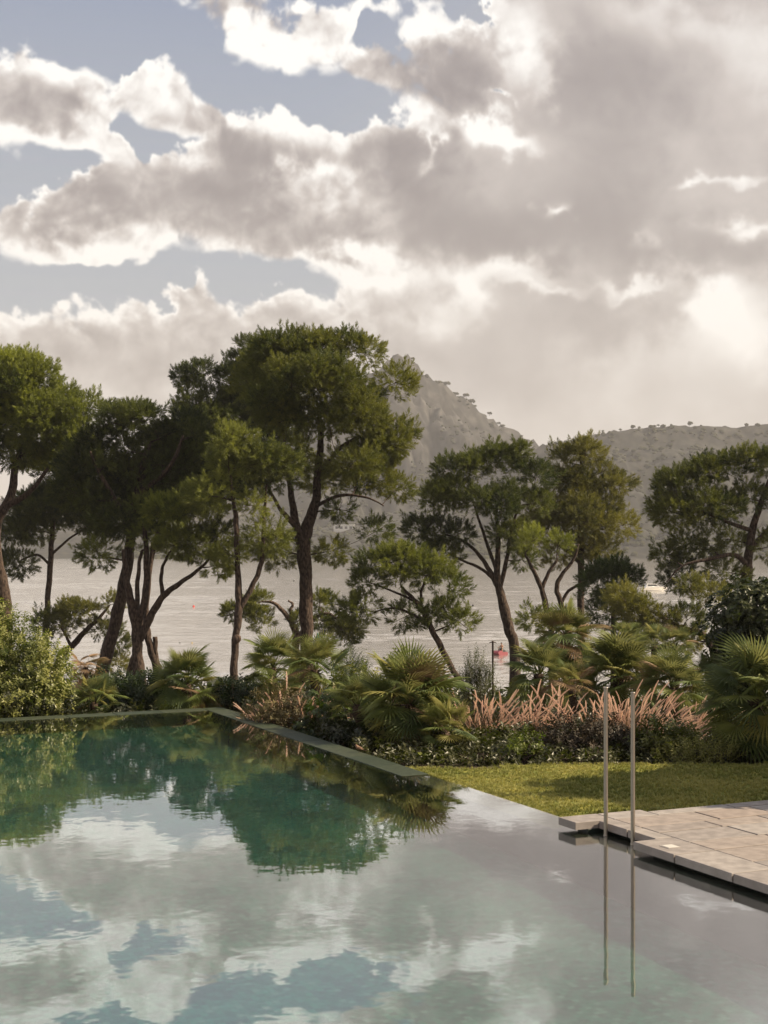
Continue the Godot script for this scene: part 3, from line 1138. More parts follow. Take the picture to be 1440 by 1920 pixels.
func grid_mesh(xs: Array, zs: Array, h: Callable, uv := false, colour = null) -> ArrayMesh:
	var st := st_new()
	for j in zs.size():
		for i in xs.size():
			var p: Vector3 = h.call(xs[i], zs[j])
			if uv:
				st.set_uv(Vector2(p.x, p.z))
			if colour != null:
				st.set_color(colour.call(p))
			st.add_vertex(p)
	var w := xs.size()
	for j in zs.size() - 1:
		for i in w - 1:
			var k := j * w + i
			for q in [k, k + 1, k + w + 1, k, k + w + 1, k + w]:
				st.add_index(q)
	st.generate_normals()
	if uv:
		st.generate_tangents()
	return st.commit()


func steps(a: float, b: float, s: float) -> Array:
	var out := []
	var n := int(ceil((b - a) / s))
	for i in n + 1:
		out.append(lerpf(a, b, float(i) / n))
	return out


func structure(called: String, mesh: Mesh, m: Material) -> MeshInstance3D:
	return part(called, mesh, m, self, "structure")


func build_land() -> void:
	# the garden ground, in pool coordinates, from behind the camera down to the shore
	var aa := steps(-70, -16, 6.0) + steps(-15, -1, 1.0) + [-0.3, -0.2, -0.1, 0.0, 0.3] + steps(0.8, 14, 0.6) + steps(16, 70, 4.0)
	var bb := steps(-140, -60, 4.0) + steps(-58, -14, 2.0) + steps(-13, -0.5, 0.7) + [-0.1, 0.05, 0.1, 0.2, 0.3] + steps(1, 22, 0.7) + steps(24, 60, 6.0)
	structure("ground", grid_mesh(aa, bb, func(a, b):
		var p := AB(a, b)
		p.y = ground_y(p.x, p.z)
		if a > 0.5 and b > 11.9:
			p.y = -0.25
		return p), M.soil)
	# the mown lawn right of the pool
	var st := st_new()
	var buf := PackedFloat32Array()
	var s := 0.25
	var lawn_y := func(x: float, z: float) -> float: return -0.10 + 0.03 * noise.get_noise_2d(x * 22.0, z * 22.0) + 0.06 * exp(-pow((x - 2.35) / 0.5, 2) - pow((z + 15.4) / 0.35, 2))
	for j in range(-80, -36):
		for i in range(-2, 56):
			var x := i * s
			var z := j * s
			var q := Vector3(x + s / 2, 0, z + s / 2) - K
			var a := q.dot(V)
			var b := q.dot(W)
			var far := -18.65 - 0.06 * x + 0.22 * noise.get_noise_2d(x * 30.0, 7.0)
			if a < 0.10 or b > 12.0 or z < far:
				continue
			var c := []
			for k in [[0, 0], [1, 0], [1, 1], [0, 1]]:
				c.append(Vector3(x + k[0] * s, lawn_y.call(x + k[0] * s, z + k[1] * s), z + k[1] * s))
			quad(st, c[0], c[1], c[2], c[3])
			if x > 8.5:
				continue
			for g in 40:
				var p := Vector3(x + rng.randf() * s, 0, z + rng.randf() * s)
				p.y = lawn_y.call(p.x, p.z) - 0.004
				var tone := clampf(0.5 + 0.8 * noise.get_noise_2d(p.x * 26.0, p.z * 26.0) + rr(-0.4, 0.4), 0, 1)
				push(buf, aim(Vector3(rr(-0.3, 0.3), 1, rr(-0.3, 0.3)), rr(0, TAU), rr(0.7, 1.35)), p, Color(0.165, 0.185, 0.050).lerp(Color(0.39, 0.36, 0.135), tone))
	# the strip between the coping and the first cells
	for i in 46:
		var b0 := i * 0.25 + 0.4
		var c := []
		for k in [[0.015, 0], [0.42, 0], [0.42, 0.25], [0.015, 0.25]]:
			var p := AB(k[0], b0 + k[1])
			p.y = lawn_y.call(p.x, p.z) - 0.012
			c.append(p)
		if c[0].z < -18.5:
			continue
		quad(st, c[0], c[3], c[2], c[1])
		for g in 50:
			var p := AB(rr(0.02, 0.42), b0 + rr(0, 0.25))
			p.y = lawn_y.call(p.x, p.z) - 0.01
			push(buf, aim(Vector3(rr(-0.3, 0.3), 1, rr(-0.3, 0.3)), rr(0, TAU), rr(0.7, 1.2)), p, Color(0.165, 0.185, 0.050).lerp(Color(0.39, 0.36, 0.135), rng.randf()))
	st.index()
	structure("lawn", done(st), M.turf)
	var g := copies("grass", turf_tuft, M.blade, self, buf)
	g.set_meta("label", "short mown grass blades of the sunlit lawn beside the pool")
	g.set_meta("category", "grass")
	# sea: real waves in the bay, a plain sheet beyond
	var wn := FastNoiseLite.new()
	wn.seed = 71
	wn.frequency = 1.0
	wn.fractal_octaves = 3
	var ds := [92.0]
	while ds[-1] < 1580.0:
		ds.append(ds[-1] * 1.0058)
	var us := steps(-0.46, 0.46, 0.0034)
	structure("sea", grid_mesh(us, ds, func(u, d):
		var x: float = u * d
		var h := wn.get_noise_2d(x / 7.5, d / 2.6) * 0.22 + wn.get_noise_2d(x / 30.0 + 50.0, d / 12.0) * 0.16
		h *= 0.35 + 0.75 * smoothstep(-0.25, 0.30, wn.get_noise_2d(x / 170.0 + 9.0, d / 60.0))
		if d < 93.0 or d > 1560.0 or absf(u) > 0.455:
			h = 0.0
		return Vector3(x, SEA_Y + h, -d), true), M.sea)
	var xs := steps(-9000, 9000, 300)
	var zs := steps(-9000, 200, 200)
	structure("open_sea", grid_mesh(xs, zs, func(x, z): return Vector3(x, SEA_Y - 0.30, z), true), M.sea)


func pool_floor(b: float) -> float:
	var k := [[0.0, 0.20], [1.3, 0.29], [7.4, 0.385], [11.0, 0.45], [15.0, 0.55], [22.0, 0.8]]
	for i in k.size() - 1:
		if b <= k[i + 1][0]:
			return -lerpf(k[i][1], k[i + 1][1], (b - k[i][0]) / (k[i + 1][0] - k[i][0]))
	return -0.8


func build_pool() -> void:
	var left := -20.0
	var near := 21.0
	# floor
	var st := st_new()
	var bs := [0.34, 0.8, 1.3, 4.0, 7.4, 9.0, 11.0, 13.0, 15.0, 18.0, near]
	for i in bs.size() - 1:
		var q := [[left, bs[i]], [-0.34, bs[i]], [-0.34, bs[i + 1]], [left, bs[i + 1]]]
		for k in [0, 1, 2, 0, 2, 3]:
			st.set_uv(Vector2(q[k][0], q[k][1]))
			st.add_vertex(AB(q[k][0], q[k][1], pool_floor(q[k][1])))
	st.generate_normals()
	structure("pool_floor", st.commit(), M.mosaic)
	# walls under the coping
	structure("pool_wall_far", box_mesh(AB(left, 0.02, -1.1), V * (-left - 0.02), Vector3(0, 1.06, 0), W * 0.33), M.tile_dark)
	structure("pool_wall_right", box_mesh(AB(-0.35, 0.353, -1.1), V * 0.33, Vector3(0, 1.06, 0), W * (near - 0.36)), M.tile_dark)
	# coping stones, a film of water runs over them
	var far_edge := thing("pool_coping", "dark green stone coping along the far edge of the pool", "coping", AB(0, 0, 0))
	var a := 0.0
	var i := 0
	while a > left:
		var l := rr(0.72, 0.95) if i else 0.36
		var o := part("coping_stone", box_mesh(V * (a - l + 0.004), V * (l - 0.008), Vector3(0, 0.06, 0), W * 0.36, 0.004), M.coping[i % 3], far_edge)
		o.position.y = -0.057 + 0.001 * (i % 3)
		a -= l
		i += 1
	var right_edge := thing("pool_coping", "dark green stone coping running from the far pool corner to the deck", "coping", AB(0, 0.36, 0))
	var b := 0.0
	i = 0
	while b < near - 0.4:
		var l := rr(0.72, 0.95)
		var o := part("coping_stone", box_mesh(V * -0.36 + W * (b + 0.004), V * 0.36, Vector3(0, 0.06, 0), W * (l - 0.008), 0.004), M.coping[(i + 1) % 3], right_edge)
		o.position.y = (-0.057 if b < 7.0 else -0.073) + 0.001 * ((i + 1) % 3)
		b += l
		i += 1
	# water
	st = st_new()
	var q := [[left, 0.004], [-0.004, 0.004], [-0.004, near], [left, near]]
	for layer in 3:
		for k in [0, 1, 2, 0, 2, 3]:
			st.set_uv(Vector2(q[k][0], q[k][1]))
			st.add_vertex(AB(q[k][0], q[k][1], -0.003 * layer))
	st.generate_normals()
	st.generate_tangents()
	structure("pool_water", st.commit(), M.water)
	structure("terrace", box_mesh(AB(-24, near, -1.0), V * 34, Vector3(0, 1.1, 0), W * 12), M.stone[0])


func build_deck() -> void:
	var deck := thing("stone_deck", "beige stone terrace deck overhanging the pool beside the handrails", "deck", AB(0, 11.3, 0))
	var off := AB(0, 11.3, 0)
	var slab := func(a0: float, b0: float, a1: float, b1: float, m: Material, y0 := 0.038, y1 := 0.11, nm := "paving_stone"):
		part(nm, box_mesh(AB(a0, b0, y0) - off, V * (a1 - a0), Vector3(0, y1 - y0, 0), W * (b1 - b0), 0.004), m, deck)
	var g := 0.011
	# bed under the stones and the dark upstand over the water
	slab.call(-0.20, 11.42, -0.02, 11.60, M.tile_dark, -0.02, 0.036, "upstand")
	slab.call(0.03, 11.42, 0.075, 12.70, M.tile_dark, -0.02, 0.036, "upstand")
	slab.call(-0.20, 12.66, 0.07, 21.0, M.tile_dark, -0.02, 0.036, "upstand")
	slab.call(-0.04, 11.45, 9.0, 21.0, M.joint, -0.3, -0.022, "bed")
	slab.call(0.08, 11.36, 9.0, 21.0, M.joint, -0.018, 0.07, "bed")
	slab.call(-0.325, 12.55, 0.095, 20.9, M.joint, 0.044, 0.092, "bed")
	slab.call(-0.07, 11.58, 0.09, 12.56, M.joint, 0.046, 0.090, "bed")
	# edge stones: the tongue, the notch and the long edge
	slab.call(-0.335, 11.28, 0.10, 11.60 - g, M.stone[0])
	slab.call(0.10 + g, 11.29, 0.62, 11.60 - g, M.stone[4])
	slab.call(-0.08, 11.60 + g, 0.10, 12.08 - g, M.stone[0])
	slab.call(-0.08, 12.08 + g, 0.10, 12.535 - g, M.stone[4])
	var b := 12.535
	var k := 0
	for l in [0.62, 0.78, 0.70, 0.85, 0.75, 0.8, 0.7, 0.9, 0.8, 0.75, 0.8]:
		slab.call(-0.335, b + g, 0.10, minf(b + l, 21.0) - g, M.stone[[0, 4, 0, 2, 0][k % 5]])
		b += l
		k += 1
		if b > 20.9:
			break
	# the field: courses of unequal stones
	rng.seed = 4
	b = 11.60
	k = 0
	while b < 20.6:
		var h: float = [0.42, 0.30, 0.46, 0.36, 0.50][k % 5]
		var a := 0.10
		while a < 6.0:
			var l: float = minf(rr(0.42, 1.0), 6.05 - a)
			var top := 0.11 + rr(-0.0015, 0.0015)
			if rng.randf() < 0.22 and h > 0.4:
				slab.call(a + g, b + g, a + l - g, b + h * 0.5 - g, M.stone[rng.randi() % 5], 0.038, top)
				slab.call(a + g, b + h * 0.5 + g, a + l - g, b + h - g, M.stone[rng.randi() % 5], 0.038, 0.11 + rr(-0.0015, 0.0015))
			else:
				slab.call(a + g, b + g, a + l - g, b + h - g, M.stone[rng.randi() % 5], 0.038, top)
			a += l
		b += h
		k += 1
	# the border course along the lawn
	var a := 0.62
	while a < 6.0:
		var l := rr(0.7, 1.1)
		slab.call(a + g, 11.40, a + l - g, 11.60 - g, M.stone[[4, 0, 1][rng.randi() % 3]])
		a += l
	# the pale lid set into the edge stone
	var lid := thing("drain_lid", "small pale square lid set in the deck edge near the second handrail", "drain cover", AB(-0.17, 12.87, 0.11))
	part("frame", box_mesh(V * -0.07 + W * -0.07, V * 0.14, Vector3(0, 0.004, 0), W * 0.14, 0.001), M.stone[4], lid)
	part("plate", box_mesh(V * -0.055 + W * -0.055 + Vector3(0, 0.004, 0), V * 0.11, Vector3(0, 0.003, 0), W * 0.11, 0.001), M.lid, lid)
	# handrails
	var names := ["tall brushed steel handrail standing at the corner of the deck notch, farther one", "tall brushed steel handrail by the deck corner, nearer one beside the square lid"]
	for i in 2:
		var at: Vector3 = [AB(-0.125, 11.79), AB(-0.125, 12.235)][i]
		var top := P([1137.0, 1187.0][i], [1289.0, 1298.0][i], -at.z).y
		var rail := thing("handrail", names[i], "handrail", at, "steel pool handrails")
		var st := st_new()
		lathe(st, [Vector2(0.0205, -0.4), Vector2(0.0205, top - 0.006)], 20)
		part("post", done(st), M.steel, rail)
		st = st_new()
		lathe(st, [Vector2(0.0205, top - 0.006), Vector2(0.0225, top - 0.005), Vector2(0.0225, top), Vector2(0.020, top + 0.002), Vector2(0, top + 0.003)], 20)
		part("end_cap", done(st), M.steel, rail)
		st = st_new()
		lathe(st, [Vector2(0.0206, -0.005), Vector2(0.024, -0.004), Vector2(0.024, 0.012), Vector2(0.0206, 0.014)], 20)
		part("collar", done(st), M.steel, rail)


# ---------------------------------------------------------------- far land
func ridge(list: Array, px: float) -> float:
	if px <= list[0][0]:
		return list[0][1]
	for i in list.size() - 1:
		if px <= list[i + 1][0]:
			var t: float = (px - list[i][0]) / (list[i + 1][0] - list[i][0])
			return lerpf(list[i][1], list[i + 1][1], t)
	return list[-1][1]


func build_far() -> void:
	var hn := FastNoiseLite.new()
	hn.seed = 33
	hn.frequency = 0.011
	hn.fractal_octaves = 5
	var R := 2000.0
	var peak := [[-900, 985], [-300, 960], [200, 930], [420, 880], [560, 800], [640, 740], [700, 701], [718, 688], [735, 673], [750, 668], [764, 671], [776, 686], [800, 706], [830, 722], [855, 741], [878, 757], [902, 778], [930, 797], [965, 817], [1000, 836], [1060, 858], [1200, 900], [1600, 960], [2600, 985]]
	var right_hill := [[560, 985], [760, 960], [900, 905], [960, 858], [1020, 833], [1060, 828], [1100, 815], [1150, 808], [1190, 803], [1230, 801], [1290, 797], [1340, 798], [1380, 801], [1410, 796], [1440, 793], [1520, 775], [1700, 760], [2100, 790], [2600, 850]]
	var lands := [[peak, 2000.0, 1540.0, "mountain"], [right_hill, 1700.0, 1300.0, "hill"]]
	for land in lands:
		var prof: Array = land[0]
		var dr: float = land[1]
		var ds: float = land[2]
		var height := func(x: float, z: float) -> float:
			var d := -z
			var px := CX + F * x / dr
			var top := CAM_H + (HY - ridge(prof, px)) / F * dr
			var t := clampf((d - ds) / (dr - ds), 0, 1)
			var f := t * 0.62 + 0.26 * smoothstep(0.5, 0.72, t) + 0.12 * smoothstep(0.85, 1.0, t)
			if d > dr:
				f = 1.0 - (d - dr) / 500.0
			var h := lerpf(SEA_Y - 1.0, top, f)
			var rough := sin(PI * clampf(t, 0, 1)) * 0.9 + 0.04
			h += (hn.get_noise_2d(x, z) * 0.20 + absf(hn.get_noise_2d(x * 2.6, z * 0.8)) * -0.20) * (top - SEA_Y) * rough
			if t > 0.5:
				h += (hn.get_noise_2d(x * 7.0, z * 7.0) * 10.0 + absf(hn.get_noise_2d(x * 12.0, z * 4.0)) * 14.0 + hn.get_noise_2d(x * 30.0, z * 30.0) * 3.0) * (1.0 if land[3] == "mountain" else 0.25)
			return h
		var tint := func(p: Vector3) -> Color:
			var d := -p.z
			var t := clampf((d - ds) / (dr - ds), 0, 1)
			var scrubby := Color(0.022, 0.025, 0.013).lerp(Color(0.045, 0.042, 0.026), clampf(0.5 + hn.get_noise_2d(p.x * 4.0, p.z * 4.0), 0, 1))
			var rock := Color(0.115, 0.108, 0.100).lerp(Color(0.042, 0.040, 0.037), clampf(0.5 + 1.2 * hn.get_noise_2d(p.x * 9.0, p.y * 3.0), 0, 1))
			var k := 0.0
			if land[3] == "mountain":
				k = smoothstep(0.42, 0.62, t + 0.35 * hn.get_noise_2d(p.x * 2.0, p.z * 2.0)) * (1.0 - 0.5 * smoothstep(200, 260, p.x))
			else:
				k = 0.35 * smoothstep(0.6, 0.9, t + 0.5 * hn.get_noise_2d(p.x * 3.0, p.z * 3.0))
			return scrubby.lerp(rock, k)
		var xs := steps(-1500, -420, 60) + steps(-400, 620, 7) + steps(640, 1500, 40)
		var zs := steps(-dr - 500, -dr - 60, 60) + steps(-dr - 40, -ds, 9)
		structure(land[3], grid_mesh(xs, zs, func(x, z): return Vector3(x, height.call(x, z), z), false, tint), M.hill)
		# scrub on the slopes
		var buf := PackedFloat32Array()
		for i in 9000:
			var x := rr(-260, 620)
			var z := -lerpf(ds + 5, dr - 4, rng.randf())
			var t := (-z - ds) / (dr - ds)
			if hn.get_noise_2d(x * 2.0 + 90, z * 2.0) < -0.05 + (0.28 * smoothstep(0.5, 0.8, t) if land[3] == "mountain" else 0.0):
				continue
			var s := rr(3.0, 8.5) * (0.8 if t > 0.6 else 1.0)
			push(buf, Basis(Vector3.UP, rr(0, TAU)).scaled(Vector3(s, s * rr(0.5, 0.85), s)), Vector3(x, height.call(x, z) + s * 0.12, z), Color(0.022, 0.027, 0.012).lerp(Color(0.05, 0.05, 0.023), rng.randf()))
		var sc := copies("scrub", lump, M.scrub, self, buf)
		sc.name = numbered("scrub", self) if sc.name != "scrub" else "scrub"
		sc.set_meta("label", "hazy green scrub covering the slopes of the %s" % ("peaked mountain" if land[3] == "mountain" else "long low hill on the right"))
		sc.set_meta("category", "scrub")
		# single trees on the skyline
		var trees := []
		if land[3] == "mountain":
			trees = [[774, 676, 10], [822, 706, 24], [838, 722, 16], [848, 730, 15], [862, 742, 16], [874, 748, 14], [884, 758, 18], [896, 768, 13], [906, 774, 15], [918, 780, 12], [942, 793, 15], [968, 806, 13], [935, 796, 10], [890, 766, 12], [855, 738, 13], [955, 805, 9]]
		else:
			trees = [[1105, 812, 10], [1163, 803, 9], [1186, 799, 12], [1198, 799, 9], [1234, 797, 8], [1293, 793, 13], [1130, 812, 8]]
		var proto: Node3D = null
		for i in trees.size():
			var t: Array = trees[i]
			var x: float = (t[0] - CX) / F * dr
			var z := -dr + 1.0
			var size: float = t[2] / F * dr * 0.42
			var at := Vector3(x, height.call(x, z) - 0.22 * size, z)
			var where: String = "on the mountain ridge" if land[3] == "mountain" else "on the crest of the right hill"
			var nth: String = "" if i == 0 else ["", "second", "third", "fourth", "fifth", "sixth", "seventh", "eighth", "ninth", "tenth", "eleventh", "twelfth", "thirteenth", "fourteenth", "fifteenth", "sixteenth"][i]
			var order := i
			var label := "small dark hazy tree %s, place %s from the left" % [where, "first" if i == 0 else nth]
			var left_of := 0
			for o in trees:
				if o[0] < t[0]:
					left_of += 1
			label = "small dark hazy tree %s, %s from the left" % [where, ["first", "second", "third", "fourth", "fifth", "sixth", "seventh", "eighth", "ninth", "tenth", "eleventh", "twelfth", "thirteenth", "fourteenth", "fifteenth", "sixteenth"][left_of]]
			var o: Node3D
			if proto == null:
				o = thing("ridge_tree", label, "tree", at, "trees along the skyline")
				var st := st_new()
				tube(st, PackedVector3Array([Vector3(0, -0.3, 0), Vector3(0.05, 0.4, 0), Vector3(0, 1.0, 0)]), PackedFloat32Array([0.09, 0.07, 0.05]), 6)
				part("trunk", done(st), M.bark, o)
				var cb := PackedFloat32Array()
				for k in 30:
					var q := dir() * Vector3(0.85, 0.5, 0.85) * pow(rng.randf(), 0.4) + Vector3(0, 0.72, 0)
					var s := rr(0.35, 0.62)
					push(cb, aim(dir(), 0, s).scaled(Vector3(1, 0.75, 1)), q, Color(0.03, 0.036, 0.015).lerp(Color(0.06, 0.062, 0.025), rng.randf()))
				copies("crown", lump, M.scrub, o, cb)
				proto = o
			else:
				o = proto.duplicate()
				o.name = numbered("ridge_tree", self)
				add_child(o)
				o.set_meta("label", label)
			o.position = at
			o.rotation.y = i * 2.1
			o.scale = Vector3.ONE * size * [1.0, 0.9, 1.1][i % 3]
	# white houses near the far shore
	var houses := [["white flat-roofed house on the far shore right of the big pine trunk", 645, 990, 38.0, 12.0, 1590.0], ["white two-storey house on the far shore between the centre pines", 772, 1020, 36.0, 20.0, 1570.0], ["long low pale house at the far waterline left of the small leaning pine", 735, 1034, 30.0, 8.0, 1545.0]]
	for h in houses:
		var d: float = h[5]
		var at := P(h[1], h[2], d)
		var wdt: float = h[3] / F * d
		var hgt: float = h[4] / F * d
		at.y -= hgt * 0.5
		var o := thing("house", h[0], "house", at, "houses on the far shore")
		part("wall", box_mesh(Vector3(-wdt / 2, -3, -4), Vector3(wdt, 0, 0), Vector3(0, hgt + 3, 0), Vector3(0, 0, 8)), M.white, o)
		part("roof", box_mesh(Vector3(-wdt / 2 - 0.4, hgt, -4.4), Vector3(wdt + 0.8, 0, 0), Vector3(0, 0.5, 0), Vector3(0, 0, 8.8)), M.white, o)
		for k in 4:
			part("window", box_mesh(Vector3(-wdt / 2 + wdt * (0.08 + 0.23 * k), hgt * 0.35, 3.9), Vector3(wdt * 0.13, 0, 0), Vector3(0, hgt * 0.4, 0), Vector3(0, 0, 0.18)), M.dark_glass, o.get_node("wall"))


func build_sea_things() -> void:
	# conical green buoy
	var sea := func(px: float, py: float) -> Vector3: return G(px, py, SEA_Y)
	var at: Vector3 = sea.call(596, 1198)
	var k := -at.z / F
	var o := thing("buoy", "green cone-shaped channel buoy just right of the big pine trunk", "buoy", at)
	var st := st_new()
	lathe(st, [Vector2(0, -0.2), Vector2(3.0 * k, -0.2), Vector2(3.6 * k, 2.0 * k), Vector2(4.2 * k, 3.4 * k), Vector2(3.9 * k, 5.2 * k), Vector2(1.4 * k, 9.5 * k), Vector2(1.0 * k, 11.5 * k), Vector2(0, 12.0 * k)], 14)
	part("float_body", done(st), M.green_paint, o)
	st = st_new()
	lathe(st, [Vector2(0.4 * k, 11.6 * k), Vector2(0.5 * k, 13.2 * k), Vector2(0, 13.4 * k)], 8)
	part("topmark", done(st), M.black, o)
	var balls := [[363, 1138, 2.3, "red", "small red buoy floating on the sea left of the slim pine"], [337, 1206, 1.3, "black", "tiny dark buoy, left one of two near each other on the sea"], [360, 1206, 1.6, "yellow", "tiny yellowish buoy on the sea beside a dark one"], [551, 1090, 1.6, "black", "tiny dark buoy far out just left of the big pine trunk"], [510, 1112, 1.4, "black", "tiny dark buoy between the slim pine and the big pine"], [887, 1136, 2.0, "black", "small dark buoy between the small leaning pine and the fan-limbed pine"]]
	for b in balls:
		at = sea.call(b[0], b[1])
		var r: float = b[2] * -at.z / F
		var bo := thing("buoy", b[4], "buoy", at, "small mooring buoys on the bay")
		st = st_new()
		lathe(st, [Vector2(0, -r * 0.6), Vector2(r * 0.8, -r * 0.3), Vector2(r, r * 0.3), Vector2(r * 0.8, r * 0.95), Vector2(r * 0.25, r * 1.3), Vector2(r * 0.22, r * 1.6), Vector2(0, r * 1.65)], 12)
		part("float_body", done(st), {"red": M.red_paint, "black": M.black, "yellow": M.yellow_paint}[b[3]], bo)
	# jet ski and its rider
	at = sea.call(939, 1228)
	var turn := Basis(Vector3.UP, deg_to_rad(236))
	o = thing("jet_ski", "red jet ski with a seated rider on the near sea right of the thin pole", "jet ski", at)
	o.basis = turn
	var hull := PackedVector2Array([Vector2(-1.25, 0.12), Vector2(-1.2, -0.15), Vector2(0.7, -0.2), Vector2(1.25, 0.12), Vector2(1.42, 0.42), Vector2(1.05, 0.62), Vector2(0.4, 0.62), Vector2(0.15, 0.40), Vector2(-1.1, 0.36)])
	st = st_new()
	st.set_smooth_group(-1)
	prism(st, hull, Vector3(0, 0, -0.42), Vector3.RIGHT, Vector3.UP, Vector3(0, 0, 0.84))
	part("hull", done(st), M.red, o)
	st = st_new()
	st.set_smooth_group(-1)
	prism(st, PackedVector2Array([Vector2(-1.0, 0.37), Vector2(0.2, 0.41), Vector2(0.15, 0.66), Vector2(-0.35, 0.70), Vector2(-0.95, 0.60)]), Vector3(0, 0, -0.19), Vector3.RIGHT, Vector3.UP, Vector3(0, 0, 0.38))
	part("seat", done(st), M.black, o)
	st = st_new()
	tube(st, PackedVector3Array([Vector3(0.55, 0.6, 0), Vector3(0.32, 0.95, 0)]), PackedFloat32Array([0.10, 0.07]), 8)
	part("steering_column", done(st), M.black, o)
	st = st_new()
	tube(st, PackedVector3Array([Vector3(0.26, 0.96, -0.36), Vector3(0.33, 0.97, 0), Vector3(0.26, 0.96, 0.36)]), PackedFloat32Array([0.025, 0.03, 0.025]), 8)
	part("handlebar", done(st), M.black, o.get_node("steering_column"))
	var rider := thing("person", "person in dark swimwear sitting on the red jet ski holding its handlebar", "person", at + Vector3(0, 0.68, 0))
	rider.basis = turn
	var bones := [[Vector3(-0.3, 0.1, 0), Vector3(-0.24, 0.5, 0), 0.16, 0.17], [Vector3(-0.24, 0.5, -0.14), Vector3(-0.24, 0.5, 0.14), 0.1, 0.1], [Vector3(-0.23, 0.55, 0), Vector3(-0.2, 0.74, 0), 0.06, 0.055], [Vector3(-0.17, 0.80, 0), Vector3(-0.18, 0.87, 0), 0.095, 0.10]]
	for s in [-1, 1]:
		bones.append([Vector3(-0.28, 0.06, 0.1 * s), Vector3(0.13, 0.09, 0.25 * s), 0.105, 0.075])
		bones.append([Vector3(0.13, 0.09, 0.25 * s), Vector3(0.05, -0.30, 0.28 * s), 0.07, 0.05])
		bones.append([Vector3(0.05, -0.30, 0.28 * s), Vector3(0.2, -0.31, 0.29 * s), 0.05, 0.04])
		bones.append([Vector3(-0.24, 0.52, 0.19 * s), Vector3(-0.02, 0.33, 0.29 * s), 0.062, 0.048])
		bones.append([Vector3(-0.02, 0.33, 0.29 * s), Vector3(0.24, 0.31, 0.32 * s), 0.046, 0.04])
	part("body", body(bones, 0.035, 0.02), M.skin, rider)
	st = st_new()
	lathe(st, [Vector2(0.105, 0.84), Vector2(0.115, 0.90), Vector2(0.08, 0.97), Vector2(0, 0.99)], 12, Vector3(-0.185, 0, 0))
	part("hair", done(st), M.black, rider)
	part("swim_shorts", body([[Vector3(-0.3, 0.07, 0), Vector3(-0.28, 0.16, 0), 0.185, 0.175], [Vector3(-0.26, 0.07, 0.1), Vector3(-0.04, 0.085, 0.18), 0.118, 0.105], [Vector3(-0.26, 0.07, -0.1), Vector3(-0.04, 0.085, -0.18), 0.118, 0.105]], 0.035, 0.02), M.black, rider)
	# motor boat seen between the right-hand pines
	at = sea.call(1222, 1108)
	o = thing("motor_boat", "white motor boat on the bay glimpsed between the right-hand pines", "boat", at)
	o.basis = Basis(Vector3.UP, deg_to_rad(8))
	st = st_new()
	var sec := [[-4.2, 1.25, 1.0, -0.2], [-2.0, 1.35, 1.05, -0.3], [1.0, 1.3, 1.15, -0.3], [3.2, 0.8, 1.35, -0.2], [4.9, 0.03, 1.6, 0.9]]
	for i in sec.size() - 1:
		var a: Array = sec[i]
		var b: Array = sec[i + 1]
		for s in [-1, 1]:
			quad(st, Vector3(a[0], a[3], 0), Vector3(b[0], b[3], 0), Vector3(b[0], b[2] * 0.4, b[1] * 0.85 * s), Vector3(a[0], a[2] * 0.4, a[1] * 0.85 * s))
			quad(st, Vector3(a[0], a[2] * 0.4, a[1] * 0.85 * s), Vector3(b[0], b[2] * 0.4, b[1] * 0.85 * s), Vector3(b[0], b[2], b[1] * s), Vector3(a[0], a[2], a[1] * s))
		quad(st, Vector3(a[0], a[2], -a[1]), Vector3(b[0], b[2], -b[1]), Vector3(b[0], b[2], b[1]), Vector3(a[0], a[2], a[1]))
	quad(st, Vector3(-4.2, -0.2, 0), Vector3(-4.2, 0.4, 1.06), Vector3(-4.2, 1.0, 1.25), Vector3(-4.2, 1.0, -1.25))
	part("hull", done(st), M.gelcoat, o)
	st = st_new()
	st.set_smooth_group(-1)
	prism(st, PackedVector2Array([Vector2(-2.2, 1.02), Vector2(2.6, 1.2), Vector2(1.0, 2.15), Vector2(-1.8, 2.25)]), Vector3(0, 0, -0.95), Vector3.RIGHT, Vector3.UP, Vector3(0, 0, 1.9))
	part("cabin", done(st), M.gelcoat, o)
	for s in [-1, 1]:
		st = st_new()
		prism(st, PackedVector2Array([Vector2(-1.6, 1.55), Vector2(1.7, 1.55), Vector2(0.95, 2.0), Vector2(-1.5, 2.05)]), Vector3(0, 0, 0.952 * s), Vector3.RIGHT, Vector3.UP, Vector3(0, 0, 0.02 * s))
		part("window", done(st), M.dark_glass, o.get_node("cabin"))
	st = st_new()
	tube(st, PackedVector3Array([Vector3(-1.5, 2.2, 0), Vector3(-1.9, 3.4, 0)]), PackedFloat32Array([0.05, 0.03]), 6)
	part("mast", done(st), M.gelcoat, o)


